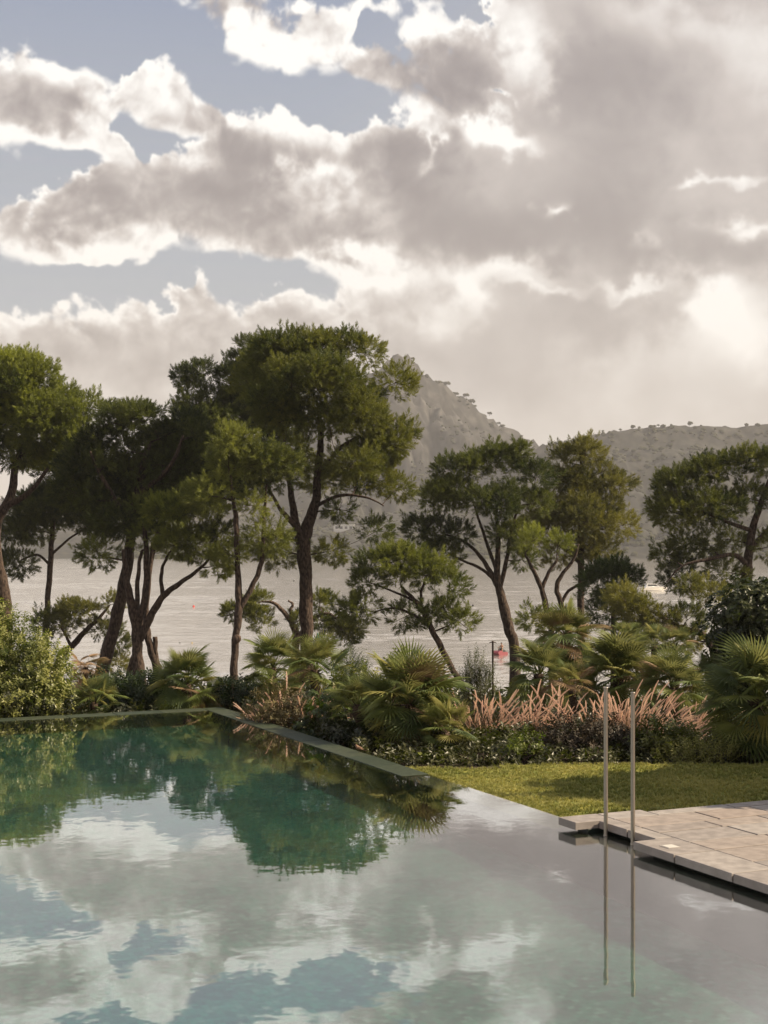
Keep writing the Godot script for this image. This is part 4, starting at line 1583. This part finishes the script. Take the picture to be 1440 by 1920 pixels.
# ---------------------------------------------------------------- planting
func build_pines() -> void:
	# far ones first
	pine("pine at the left edge with thick forked trunk and broad billowing crown", 33, Vector2(2, 1300), [
		[[8, 1180, 0.25], [6, 1110, 0.22], [-8, 1040, 0.20], [-6, 980, 0.18], [20, 930, 0.15], [30, 870, 0.11], [50, 800, 0.06]],
		[[-6, 980, 0.13], [-50, 930, 0.11], [-60, 840, 0.08]], [[10, 950, 0.12], [60, 925, 0.09, 0.3], [100, 880, 0.05, 0.5]]],
		[[-40, 760, 110, 90], [60, 740, 90, 66], [110, 800, 78, 58, 0.5], [160, 765, 40, 32], [20, 690, 60, 34], [80, 850, 90, 30, -0.4], [-90, 850, 90, 80], [150, 850, 48, 40, 0.6]])
	pine("slender dark pine near the left edge with a straight thin trunk", 40, Vector2(86, 1290), [
		[[85, 1215, 0.14], [90, 1120, 0.12], [95, 1050, 0.11], [98, 1000, 0.10], [108, 930, 0.06]],
		[[94, 1060, 0.06], [70, 1040, 0.05], [40, 1050, 0.03]], [[96, 1040, 0.06], [130, 1010, 0.045], [160, 990, 0.03]]],
		[[110, 950, 90, 50], [50, 990, 60, 40], [170, 980, 50, 40], [30, 1060, 40, 40], [130, 880, 70, 40]], {"dark": Color(0.020, 0.034, 0.011), "pale": Color(0.07, 0.08, 0.02)})
	pine("pine with a thick trunk leaning right among the left group", 31, Vector2(185, 1300), [
		[[190, 1270, 0.22], [205, 1210, 0.20], [225, 1130, 0.19], [240, 1050, 0.17], [247, 990, 0.15], [262, 900, 0.11], [280, 830, 0.07]],
		[[247, 990, 0.09], [200, 900, 0.07, 0.4], [180, 850, 0.04, 0.6]], [[255, 930, 0.09], [320, 880, 0.07, 0.3], [350, 820, 0.04, 0.5]]],
		[[200, 850, 80, 60], [250, 790, 80, 46], [330, 810, 70, 56], [290, 890, 100, 50, -0.4], [180, 930, 70, 46], [230, 980, 70, 36, 0.4], [330, 930, 60, 40], [140, 890, 60, 50, -0.6], [240, 900, 90, 60, -0.8], [370, 910, 70, 56, -0.6], [300, 850, 80, 60, -0.9]], {"dark": Color(0.022, 0.036, 0.012), "pale": Color(0.085, 0.10, 0.024)})
	pine("many-stemmed pine with a limb sweeping out right over the sea", 30, Vector2(262, 1300), [
		[[262, 1280, 0.20], [258, 1230, 0.17], [256, 1180, 0.16], [246, 1130, 0.13], [238, 1090, 0.10], [232, 1030, 0.07]],
		[[256, 1175, 0.12], [272, 1120, 0.11], [275, 1050, 0.09], [270, 980, 0.06]],
		[[262, 1200, 0.13], [285, 1150, 0.12], [308, 1115, 0.10], [335, 1095, 0.08], [370, 1070, 0.055], [400, 1040, 0.03]],
		[[257, 1165, 0.08], [258, 1090, 0.07], [264, 1040, 0.05], [270, 1030, 0.03]],
		[[305, 1118, 0.07], [302, 1080, 0.06], [310, 1050, 0.04], [330, 1020, 0.025]],
		[[238, 1278, 0.09], [245, 1250, 0.09], [258, 1215, 0.09]]],
		[[340, 1020, 62, 34], [390, 1060, 42, 26], [410, 1000, 50, 40], [350, 960, 70, 36], [270, 1010, 50, 40], [180, 1040, 46, 30], [290, 960, 60, 40, -0.5]], {"dark": Color(0.025, 0.042, 0.012)})
	pine("bare forked trunk leaning left behind the many-stemmed pine with a sawn stump beside it", 34, Vector2(300, 1290), [
		[[297, 1262, 0.16], [285, 1225, 0.14], [277, 1190, 0.12], [274, 1150, 0.10], [280, 1080, 0.08], [286, 1020, 0.05]],
		[[297, 1255, 0.08], [292, 1225, 0.085], [291, 1194, 0.085]]],
		[[300, 985, 46, 30], [250, 955, 50, 36]])
	pine("low spreading pine at the left behind the pale green shrub", 38, Vector2(105, 1300), [
		[[112, 1235, 0.15], [135, 1212, 0.13], [158, 1185, 0.10], [185, 1160, 0.07], [205, 1135, 0.04]],
		[[135, 1215, 0.07], [120, 1185, 0.05], [110, 1170, 0.03]]],
		[[150, 1150, 48, 22], [190, 1178, 40, 16], [110, 1170, 40, 20], [220, 1205, 22, 14], [205, 1130, 36, 20], [215, 1245, 16, 8]], {"pale": Color(0.13, 0.125, 0.035), "rc": 0.36})
	pine("tall pine behind the big one, its crown rising to its left", 39, Vector2(250, 1320), [
		[[252, 1270, 0.12], [262, 1180, 0.12], [276, 1090, 0.11], [296, 1000, 0.10], [330, 900, 0.08], [366, 780, 0.05]], [[320, 930, 0.08], [400, 860, 0.06], [470, 760, 0.04]]],
		[[365, 720, 46, 44], [400, 790, 80, 60], [470, 720, 70, 90], [350, 840, 80, 50], [440, 880, 90, 60], [510, 800, 60, 80]], {"dark": Color(0.022, 0.038, 0.012), "pale": Color(0.085, 0.10, 0.026)})
	var slim := pine("slim pine with a pale knot scar and a trunk forked halfway up", 29, Vector2(437, 1300), [
		[[438, 1270, 0.115], [442, 1200, 0.115], [448, 1140, 0.115], [446, 1080, 0.09], [444, 1020, 0.08], [442, 970, 0.075], [436, 930, 0.05], [430, 880, 0.03]],
		[[450, 1140, 0.085], [472, 1100, 0.08], [488, 1062, 0.075], [493, 1020, 0.06], [495, 970, 0.05], [500, 910, 0.03]]],
		[[420, 880, 56, 44], [480, 870, 60, 44], [400, 930, 36, 26], [530, 880, 50, 40], [440, 830, 60, 30], [425, 1040, 22, 16], [470, 950, 40, 24], [500, 1010, 30, 16]], {"dark": Color(0.040, 0.058, 0.016), "pale": Color(0.17, 0.185, 0.045)})
	var knot := st_new()
	var kp := P(445, 1197, 29 * PS) - slim.position + Vector3(0, 0, 0.21)
	tube(knot, PackedVector3Array([kp - Vector3(0, 0, 0.06), kp, kp + Vector3(0, 0, 0.05)]), PackedFloat32Array([0.20, 0.19, 0.13]), 12, 0.2)
	part("branch_scar", done(knot), M.bark_pale, slim)
	pine("big centre pine with the thickest trunk and the tallest rounded crown", 31, Vector2(576, 1300), [
		[[576, 1230, 0.215], [574, 1150, 0.215], [573, 1080, 0.215], [570, 1020, 0.22], [577, 985, 0.20], [592, 940, 0.15], [596, 880, 0.12], [602, 820, 0.10], [598, 770, 0.06]],
		[[568, 1030, 0.15], [556, 985, 0.14], [546, 930, 0.10], [540, 880, 0.07], [530, 800, 0.04]],
		[[572, 1010, 0.10], [545, 975, 0.085, 0.3], [525, 950, 0.06, 0.5], [500, 900, 0.04, 0.6]],
		[[596, 890, 0.08], [640, 840, 0.07, 0.2], [690, 815, 0.05, 0.4], [740, 790, 0.03, 0.5]],
		[[590, 950, 0.07], [640, 930, 0.05, 0.5], [690, 935, 0.035, 0.6], [720, 950, 0.02, 0.6]],
		[[560, 1015, 0.05], [520, 1003, 0.045, 0.3], [490, 1010, 0.03, 0.4]]],
		[[560, 665, 90, 50], [630, 655, 54, 42], [470, 690, 46, 62, -0.5], [684, 662, 20, 26], [595, 725, 100, 56, 0.9], [676, 745, 50, 56], [560, 890, 66, 44, 0.9], [650, 880, 60, 36, 0.8], [480, 860, 60, 50, 0.3], [690, 850, 50, 50, 0.4], [748, 798, 38, 48], [740, 722, 13, 30], [520, 760, 70, 60, 0.3], [640, 790, 90, 46, 0.7], [720, 840, 62, 44], [560, 830, 56, 40, -0.4], [690, 900, 56, 32], [745, 915, 30, 24], [705, 992, 28, 20], [640, 960, 46, 26, 0.3], [615, 1035, 38, 26], [520, 1035, 32, 20], [610, 900, 50, 30, -0.5]], {"pale": Color(0.13, 0.135, 0.028)})
	pine("twisted little pine with crooked bare limbs behind the big trunk", 37, Vector2(552, 1300), [
		[[553, 1225, 0.17], [556, 1195, 0.15], [548, 1170, 0.11], [530, 1145, 0.085], [512, 1130, 0.06], [490, 1128, 0.03]],
		[[548, 1172, 0.07], [545, 1145, 0.06], [549, 1133, 0.05], [540, 1126, 0.035]],
		[[556, 1195, 0.08], [590, 1160, 0.06], [615, 1150, 0.045], [640, 1166, 0.03], [660, 1175, 0.02]]],
		[[490, 1130, 28, 14], [475, 1148, 30, 14], [490, 1165, 20, 9], [440, 1148, 14, 16], [600, 1132, 14, 14], [610, 1172, 30, 11], [650, 1180, 36, 12], [655, 1196, 20, 7], [560, 1160, 24, 12]], {"rc": 0.30, "bark": M.bark_pale, "pale": Color(0.14, 0.145, 0.03)})
	pine("small umbrella-shaped pine on a thin trunk leaning left, right of centre", 27, Vector2(868, 1320), [
		[[868, 1292, 0.085], [850, 1258, 0.085], [825, 1210, 0.085], [804, 1170, 0.085], [790, 1140, 0.075], [772, 1120, 0.055], [752, 1100, 0.035]],
		[[806, 1175, 0.045], [770, 1150, 0.04], [735, 1140, 0.028], [700, 1148, 0.015]],
		[[790, 1140, 0.05], [790, 1110, 0.04], [800, 1080, 0.03]], [[785, 1130, 0.04], [740, 1110, 0.03], [700, 1095, 0.02]]],
		[[690, 1060, 26, 22], [745, 1052, 52, 26], [800, 1075, 52, 32], [680, 1095, 40, 22], [740, 1095, 44, 24], [690, 1142, 40, 18], [840, 1100, 30, 22], [820, 1150, 46, 17], [855, 1165, 20, 12], [765, 1158, 22, 10], [660, 1150, 16, 14]], {"rc": 0.33, "pale": Color(0.125, 0.14, 0.028)})
	pine("pine right of centre whose limbs fan out from a stout leaning trunk", 35, Vector2(966, 1300), [
		[[965, 1220, 0.19], [956, 1185, 0.19], [948, 1150, 0.19], [938, 1110, 0.15], [932, 1075, 0.12], [934, 1020, 0.09], [930, 950, 0.05]],
		[[936, 1105, 0.11], [918, 1070, 0.09], [898, 1040, 0.07], [870, 1015, 0.05], [830, 1000, 0.03]],
		[[925, 1085, 0.07], [900, 1065, 0.055], [870, 1052, 0.045], [845, 1040, 0.03]],
		[[938, 1100, 0.09], [950, 1050, 0.075], [958, 1000, 0.06], [975, 940, 0.035]],
		[[934, 1080, 0.07], [910, 1010, 0.06], [890, 950, 0.035]]],
		[[880, 880, 66, 44], [960, 870, 62, 46], [830, 930, 62, 40], [920, 940, 70, 44, 0.6], [790, 995, 38, 28], [1000, 930, 40, 60], [850, 1000, 46, 24], [960, 1000, 50, 30, 0.4], [975, 1050, 24, 20], [830, 1040, 28, 20]], {"dark": Color(0.024, 0.042, 0.014), "pale": Color(0.10, 0.115, 0.026)})
	pine("tall feathery pine with a straight trunk on the right", 37, Vector2(1088, 1300), [
		[[1089, 1200, 0.14], [1089, 1120, 0.13], [1090, 1040, 0.12], [1088, 980, 0.10], [1090, 900, 0.06], [1088, 840, 0.03]],
		[[1090, 1060, 0.06], [1060, 1030, 0.05], [1020, 1010, 0.03]], [[1090, 1000, 0.06], [1130, 970, 0.045], [1170, 950, 0.03]]],
		[[1090, 860, 52, 36], [1060, 910, 56, 44], [1130, 920, 56, 60], [1085, 970, 80, 50, 0.5], [1020, 970, 46, 50], [1170, 980, 44, 40], [1110, 1025, 50, 24], [1040, 1035, 40, 30]], {"pale": Color(0.14, 0.135, 0.036), "dark": Color(0.040, 0.050, 0.016), "fill": 0.85, "dense": 0.9})
	pine("curving double-stemmed pine between the fan-limbed and the feathery pine", 33, Vector2(1036, 1300), [
		[[1033, 1180, 0.10], [1024, 1140, 0.10], [1016, 1105, 0.09], [1000, 1070, 0.07], [985, 1040, 0.04]],
		[[1016, 1105, 0.07], [1028, 1075, 0.06], [1045, 1050, 0.04]],
		[[1072, 1200, 0.09], [1052, 1130, 0.09], [1044, 1105, 0.085], [1052, 1080, 0.07], [1075, 1050, 0.05], [1085, 1020, 0.03]],
		[[1054, 1128, 0.06], [1066, 1108, 0.055], [1085, 1095, 0.045], [1100, 1070, 0.03]]],
		[[1000, 1020, 46, 28], [1045, 1020, 40, 30], [1000, 1160, 16, 10]], {"rc": 0.36})
	pine("round bushy pine with a short thin trunk on the right", 32, Vector2(1150, 1300), [
		[[1150, 1180, 0.08], [1150, 1140, 0.075], [1148, 1100, 0.06], [1150, 1070, 0.03]]],
		[[1150, 1080, 50, 32], [1120, 1105, 34, 26], [1185, 1090, 36, 30], [1130, 1150, 30, 16], [1160, 1120, 40, 26]], {"dark": Color(0.018, 0.034, 0.012), "pale": Color(0.055, 0.08, 0.02), "rc": 0.36})
	pine("low pine with an arching trunk bending left at the right", 29, Vector2(1345, 1290), [
		[[1340, 1240, 0.12], [1334, 1210, 0.11], [1315, 1188, 0.10], [1285, 1180, 0.09], [1255, 1165, 0.06], [1220, 1145, 0.035]],
		[[1285, 1180, 0.05], [1250, 1178, 0.035], [1220, 1175, 0.02]]],
		[[1200, 1145, 44, 24], [1170, 1125, 30, 22], [1250, 1160, 40, 22], [1290, 1165, 40, 24], [1330, 1120, 36, 30], [1290, 1200, 30, 12], [1300, 1110, 30, 30], [1210, 1180, 40, 16]], {"pale": Color(0.15, 0.145, 0.04), "rc": 0.34})
	pine("wide pine at the right edge with layered drooping foliage", 32, Vector2(1400, 1300), [
		[[1398, 1150, 0.20], [1400, 1090, 0.18], [1404, 1040, 0.15], [1412, 990, 0.12], [1428, 940, 0.09], [1446, 890, 0.05]],
		[[1402, 1060, 0.10], [1370, 1040, 0.08, 0.3], [1320, 1048, 0.06, 0.5], [1270, 1060, 0.035, 0.6], [1240, 1090, 0.02, 0.6]],
		[[1412, 995, 0.08], [1360, 980, 0.06, 0.3], [1310, 960, 0.04, 0.5], [1260, 940, 0.025, 0.6]],
		[[1405, 1030, 0.09], [1450, 980, 0.06], [1480, 930, 0.04]]],
		[[1270, 910, 58, 34], [1340, 890, 62, 38], [1420, 870, 66, 34], [1240, 960, 42, 36], [1310, 960, 70, 36, 0.4], [1380, 940, 50, 36], [1480, 920, 60, 60], [1250, 1040, 46, 26], [1310, 1020, 60, 30], [1380, 1010, 50, 24, -0.4], [1440, 1020, 50, 40], [1290, 1080, 44, 22], [1360, 1075, 40, 28]], {"dark": Color(0.026, 0.044, 0.013), "pale": Color(0.12, 0.13, 0.03)})


func build_palms() -> void:
	palm("fan palm with stacked tiers of leaves just left of the pool corner", 352, 1282, 25.0, 40, 0.80, {"low": -0.9, "yellow": 0.16})
	palm("low fan palm behind the pool's far edge beside the pale green shrub", 178, 1318, 24.5, 22, 0.62, {"low": -0.2})
	palm("yellowish fan palm peeping over the pool corner", 425, 1312, 25.5, 20, 0.55, {"low": -0.6, "yellow": 0.5})
	palm("brown dead-leaved palm between the leaning trunk and the pale green shrub", 162, 1252, 28.0, 18, 0.55, {"low": -1.2, "high": 0.9, "only": M.fan_dead})
	palm("fan palm with grey-green leaves left of the big pine's foot", 512, 1252, 25.5, 30, 0.78, {"low": -0.7})
	palm("bright yellow-green fan palm right of the big pine's foot", 592, 1256, 24.5, 24, 0.82, {"low": -0.5, "yellow": 0.22})
	palm("largest fan palm, a dense dome of leaves at the centre by the pool", 768, 1322, 20.6, 62, 1.0, {"low": -0.75, "pow": 1.05})
	palm("small fan palm with one pale leaf turned to the pool, left of the largest palm", 672, 1322, 21.2, 16, 0.62, {"low": -0.3})
	palm("low fan palm with yellow leaf tips spilling over the lawn edge", 838, 1372, 19.9, 18, 0.60, {"low": -0.4, "yellow": 0.4})
	palm("tall shaggy fan palm with a skirt of brown dead leaves", 1062, 1196, 27.0, 44, 0.86, {"low": -1.25, "dead": 0.3, "yellow": 0.15})
	palm("fan palm leaning left beside the tall shaggy palm", 1012, 1264, 25.0, 30, 0.80, {"low": -0.6})
	palm("wide dome-shaped fan palm behind the pink plumes", 1162, 1268, 24.0, 46, 0.92, {"low": -0.35, "pow": 1.3})
	palm("fan palm right of the dome-shaped one, leaves fanned upright", 1258, 1290, 23.0, 30, 0.80, {"low": -0.3})
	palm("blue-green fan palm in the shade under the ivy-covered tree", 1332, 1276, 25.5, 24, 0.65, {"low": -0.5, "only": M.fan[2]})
	palm("small yellow-green fan palm far back between the right pines", 1228, 1208, 30.0, 18, 0.55, {"yellow": 0.45, "low": -0.4})
	palm("small dark fan palm far back right of a yellow-green one", 1268, 1212, 29.0, 18, 0.55, {"low": -0.4})
	palm("small fan palm behind the dome-shaped palm", 1172, 1205, 29.5, 18, 0.55, {"low": -0.3})
	palm("large shaded fan palm at the right edge beside the lawn", 1420, 1312, 19.8, 52, 1.06, {"low": -0.95, "yellow": 0.03, "dead": 0.0})
	palm("half-hidden low fan palm with orange leaves behind the plumes", 1075, 1285, 23.5, 16, 0.6, {"low": -0.2, "yellow": 0.3, "dead": 0.3})


func build_shrubs() -> void:
	bush("shrub", "big pale green rounded shrub at the left behind the pool edge", "shrub", 24.5, [[30, 1250, 80, 80], [-40, 1210, 70, 90], [85, 1280, 56, 62, 0.3], [10, 1310, 100, 46, 0.5], [110, 1318, 36, 30, 0.5]], sprig, M.leaf, Color(0.085, 0.105, 0.025), Color(0.26, 0.26, 0.075), 130)
	bush("shrub", "dark green shrub row under the multi-stemmed pines", "shrub", 25.5, [[230, 1310, 40, 30], [290, 1290, 60, 26], [200, 1290, 30, 26], [240, 1330, 60, 20]], sprig, M.leaf, Color(0.018, 0.03, 0.012), Color(0.05, 0.075, 0.022), 110)
	bush("shrub", "dark low shrub between the pool corner and the slim pine's foot", "shrub", 25.0, [[440, 1295, 30, 18], [460, 1318, 30, 20]], sprig, M.leaf, Color(0.014, 0.026, 0.014), Color(0.035, 0.055, 0.022), 120)
	bush("shrub", "twiggy brown-leaved shrub leaning over the pool coping", "shrub", 22.4, [[520, 1322, 44, 34], [560, 1350, 44, 32], [490, 1330, 26, 22], [535, 1372, 30, 16]], sprig, M.leaf_dull, Color(0.045, 0.038, 0.02), Color(0.17, 0.14, 0.06), 70, {"leaf": 0.8})
	bush("shrub", "leafy dark green vine shrub with bright tips beside the coping", "shrub", 21.6, [[610, 1340, 40, 36], [640, 1372, 36, 26], [585, 1372, 34, 20], [620, 1400, 40, 14]], ivy, M.leaf, Color(0.022, 0.042, 0.014), Color(0.13, 0.17, 0.045), 70, {"leaf": 0.75})
	bush("shrub", "yellow-green shrub left of the largest fan palm", "shrub", 23.5, [[672, 1280, 34, 26], [640, 1298, 30, 24], [690, 1300, 26, 26]], sprig, M.leaf, Color(0.07, 0.09, 0.02), Color(0.24, 0.23, 0.05), 110)
	bush("shrub", "small rounded dark pine-green bush standing out against the sea", "shrub", 27.0, [[655, 1246, 18, 20], [672, 1258, 16, 14], [640, 1262, 14, 14]], fine_sprig, M.leaf, Color(0.03, 0.045, 0.018), Color(0.08, 0.10, 0.03), 200)
	bush("shrub", "upright rosemary-like bush left of the thin pole", "shrub", 24.0, [[892, 1268, 18, 32], [876, 1275, 14, 24], [910, 1280, 16, 22], [895, 1300, 26, 20]], fine_sprig, M.leaf, Color(0.055, 0.062, 0.025), Color(0.17, 0.165, 0.075), 190, {"up": 1.6})
	bush("shrub", "thin light green sapling poking above the largest fan palm", "shrub", 24.0, [[752, 1236, 10, 12], [744, 1246, 10, 8]], sprig, M.leaf, Color(0.08, 0.10, 0.02), Color(0.2, 0.22, 0.05), 90)
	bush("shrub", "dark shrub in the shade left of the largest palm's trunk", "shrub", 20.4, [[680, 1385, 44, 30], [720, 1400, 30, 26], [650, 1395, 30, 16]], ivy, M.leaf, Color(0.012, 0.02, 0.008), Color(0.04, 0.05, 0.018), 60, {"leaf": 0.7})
	bush("groundcover_plant", "bright yellow-green leafy plant at the foot of the largest palm", "plant", 19.5, [[800, 1432, 32, 15], [775, 1425, 18, 16], [830, 1440, 16, 8]], ivy, M.leaf, Color(0.10, 0.13, 0.02), Color(0.32, 0.33, 0.05), 60, {"leaf": 0.8})
	bush("shrub", "dark burgundy shrub left under the pink plumes", "shrub", 20.6, [[900, 1408, 44, 22], [880, 1418, 40, 18], [945, 1410, 30, 24]], sprig, M.leaf_dull, Color(0.018, 0.011, 0.009), Color(0.06, 0.035, 0.02), 90)
	bush("shrub", "small bright green bush at the lawn edge left of the handrails", "shrub", 19.4, [[985, 1402, 26, 30], [968, 1420, 20, 18], [1000, 1420, 16, 16]], sprig, M.leaf, Color(0.07, 0.095, 0.02), Color(0.24, 0.26, 0.06), 110, {"leaf": 0.8})
	bush("shrub", "wide dark purple-brown shrub behind the handrails", "shrub", 20.0, [[1060, 1392, 50, 36], [1125, 1392, 52, 40], [1180, 1400, 34, 32], [1095, 1410, 70, 26]], sprig, M.leaf_dull, Color(0.020, 0.015, 0.010), Color(0.085, 0.06, 0.033), 120, {"leaf": 0.85})
	bush("shrub", "leafy green shrub at the lawn edge right of the handrails", "shrub", 19.6, [[1248, 1385, 40, 34], [1225, 1410, 34, 22], [1280, 1400, 30, 26]], sprig, M.leaf, Color(0.04, 0.055, 0.015), Color(0.18, 0.18, 0.045), 110)
	bush("weed_patch", "tall sunlit weeds at the lawn edge before the shaded palm", "weeds", 19.2, [[1310, 1418, 40, 14], [1350, 1420, 30, 12], [1270, 1424, 30, 10]], fine_sprig, M.leaf, Color(0.09, 0.10, 0.025), Color(0.28, 0.26, 0.075), 190, {"up": 1.5})
	bush("weed_patch", "low leafy weeds along the lawn edge under the burgundy shrub", "weeds", 19.2, [[880, 1434, 30, 8], [930, 1436, 40, 7], [1040, 1432, 40, 7], [1110, 1430, 40, 8]], sprig, M.leaf, Color(0.05, 0.05, 0.02), Color(0.15, 0.14, 0.05), 120, {"leaf": 0.6})
	# ivy-clad tree on the right; most of it stands outside the frame and shades the lawn
	var t := bush("ivy_tree", "dark ivy-covered tree mass at the right edge above the shaded palm", "tree", 26.0, [[1425, 1170, 90, 76], [1400, 1240, 66, 60], [1510, 1190, 100, 90]], ivy, M.leaf, Color(0.016, 0.026, 0.009), Color(0.075, 0.085, 0.022), 150)
	var st := st_new()
	tube(st, PackedVector3Array([Vector3(0.4, -0.2, 0), Vector3(0.3, 1.2, 0), Vector3(0.1, 2.4, 0)]), PackedFloat32Array([0.2, 0.17, 0.08]), 8)
	part("trunk", done(st), M.bark, t)
	bush("evergreen_tree", "dense evergreen tree just outside the right of the view, shading the lawn", "tree", 16.6, [[2265, 1180, 488, 423], [2330, 1150, 440, 400, -0.8], [2290, 1190, 440, 380, 1.3]], ivy, M.leaf, Color(0.016, 0.026, 0.009), Color(0.06, 0.075, 0.02), 230, {"leaf": 1.5})
	# undergrowth that covers the slope between the planted things
	rng.seed = 515
	var buf := PackedFloat32Array()
	for i in 44000:
		var d := lerpf(17.0, 34.0, pow(rng.randf(), 1.3)) if i < 37000 else rr(34.0, 90.0)
		var x := rr(-0.55, 0.46) * d
		var q := Vector3(x, 0, -d) - K
		if q.dot(V) < 0.12 and q.dot(W) > -0.12:
			continue
		if -d > -18.9 - 0.06 * x:
			continue
		var h := maxf(0.0, 0.30 + 0.5 * noise.get_noise_2d(x * 18.0, d * 18.0)) * smoothstep(19.0, 21.0, d)
		var p := Vector3(x, ground_y(x, -d) + h * sqrt(rng.randf()) - 0.02, -d)
		var tone := clampf(0.4 + noise.get_noise_2d(x * 12.0 + 40, d * 12.0) + rr(-0.3, 0.3), 0, 1)
		push(buf, aim(Vector3(rr(-0.8, 0.8), 1, rr(-0.8, 0.8)), rr(0, TAU), rr(0.7, 1.5) * (1.0 if d < 34.0 else 3.0)), p, Color(0.022, 0.026, 0.01).lerp(Color(0.085, 0.085, 0.025), tone))
	var u := copies("undergrowth", sprig, M.leaf, self, buf)
	u.set_meta("label", "low dark undergrowth covering the bank between palms, pines and lawn")
	u.set_meta("category", "undergrowth")


func build_grasses() -> void:
	var spots := [
		[880, 1420, 21.8, 16, 1.25, -0.1, "at the left end, right against the largest palm"],
		[918, 1420, 21.4, 17, 1.20, 0.35, "second from the left, in front of the thin pole"],
		[960, 1420, 21.9, 17, 1.25, 0.45, "third from the left, behind the small bright green bush"],
		[1005, 1420, 21.6, 14, 1.30, 0.4, "right of the small bright green bush, before the leaning palm"],
		[1050, 1420, 21.9, 14, 1.34, 0.3, "in the middle of the row, below the tall shaggy palm"],
		[1100, 1420, 21.5, 15, 1.30, -0.35, "just left of the farther handrail"],
		[1150, 1420, 21.8, 17, 1.42, 0.0, "upright between the two handrails"],
		[1185, 1420, 21.4, 20, 1.38, 0.5, "right of the nearer handrail, spreading right"],
		[1215, 1420, 21.8, 22, 1.30, 0.7, "large sunlit one before the upright fan palm"],
		[1255, 1420, 21.4, 16, 1.10, 0.8, "low one bending over the leafy green shrub"],
		[1305, 1420, 21.9, 9, 1.20, 0.3, "at the right end, beside the shaded palm"]]
	for s in spots:
		grass_clump("clump of fountain grass with pink plumes %s" % s[6], s[0], s[1], s[2], s[3], s[4] * 0.47, 0.9, s[5])
	grass_clump("sparse fountain grass clump with pink plumes among the brown-leaved shrub", 535, 1370, 22.9, 6, 0.60, 0.7, -0.1)
	grass_clump("fountain grass clump with a few tall plumes left of the vine shrub", 578, 1375, 22.7, 4, 0.72, 0.6, 0.25)
	grass_clump("fountain grass clump with pale plumes bending over the pool corner", 490, 1370, 22.9, 4, 0.5, 0.5, -0.6)


func build_small() -> void:
	# thin pole with a short crossbar
	var at := P(924, 1330, 24.5)
	at.y = ground_y(at.x, at.z)
	var top := P(924, 1203, 24.5).y - at.y
	var o := thing("pole", "thin rusty pole with a short crossbar at its top, before the jet ski", "pole", at)
	var st := st_new()
	lathe(st, [Vector2(0.016, -0.1), Vector2(0.016, top - 0.02), Vector2(0.02, top - 0.015), Vector2(0.018, top + 0.01), Vector2(0, top + 0.014)], 10)
	part("post", done(st), M.rust, o)
	st = st_new()
	tube(st, PackedVector3Array([Vector3(-0.062, top - 0.022, 0), Vector3(-0.03, top - 0.012, 0), Vector3(0.03, top - 0.012, 0), Vector3(0.062, top - 0.022, 0)]), PackedFloat32Array([0.006, 0.008, 0.008, 0.006]), 6)
	part("crossbar", done(st), M.rust, o)
	# little bird on the coping
	var p := AB(-0.03, 5.80, 0.006)
	var bird := thing("bird", "small brown bird perched on the right pool coping near the largest palm", "bird", p)
	bird.rotation.y = deg_to_rad(200)
	var bones := [[Vector3(-0.02, 0.045, 0), Vector3(0.022, 0.062, 0), 0.021, 0.023], [Vector3(0.022, 0.065, 0), Vector3(0.042, 0.088, 0), 0.017, 0.0155], [Vector3(-0.025, 0.043, 0), Vector3(-0.052, 0.034, 0), 0.014, 0.007]]
	part("body", body(bones, 0.0055, 0.006), mat(Color(0.22, 0.13, 0.085), 0.85), bird)
	st = st_new()
	st.set_smooth_group(-1)
	prism(st, PackedVector2Array([Vector2(-0.045, -0.007), Vector2(-0.105, -0.010), Vector2(-0.108, 0.010), Vector2(-0.045, 0.007)]), Vector3(0, 0.036, 0), Vector3(1, 0.22, 0), Vector3(0, 0, 1), Vector3(0, 0.004, 0))
	part("tail", done(st), mat(Color(0.10, 0.065, 0.045), 0.85), bird)
	for s in [-1, 1]:
		part("wing", body([[Vector3(0.012, 0.066, 0.017 * s), Vector3(-0.055, 0.046, 0.010 * s), 0.011, 0.004]], 0.0045, 0.004), mat(Color(0.15, 0.09, 0.06), 0.85), bird)
		st = st_new()
		tube(st, PackedVector3Array([Vector3(0.0, 0.03, 0.008 * s), Vector3(-0.004, 0.016, 0.009 * s), Vector3(0.002, 0.0, 0.01 * s), Vector3(0.014, 0.0, 0.012 * s)]), PackedFloat32Array([0.0022, 0.0016, 0.0016, 0.0012]), 5)
		part("leg", done(st), M.rust, bird)
	st = st_new()
	tube(st, PackedVector3Array([Vector3(0.054, 0.092, 0), Vector3(0.068, 0.089, 0)]), PackedFloat32Array([0.0045, 0.0008]), 6)
	part("beak", done(st), M.rust, bird.get_node("body"))
	# the pale knot on the slim pine is a healed branch stub
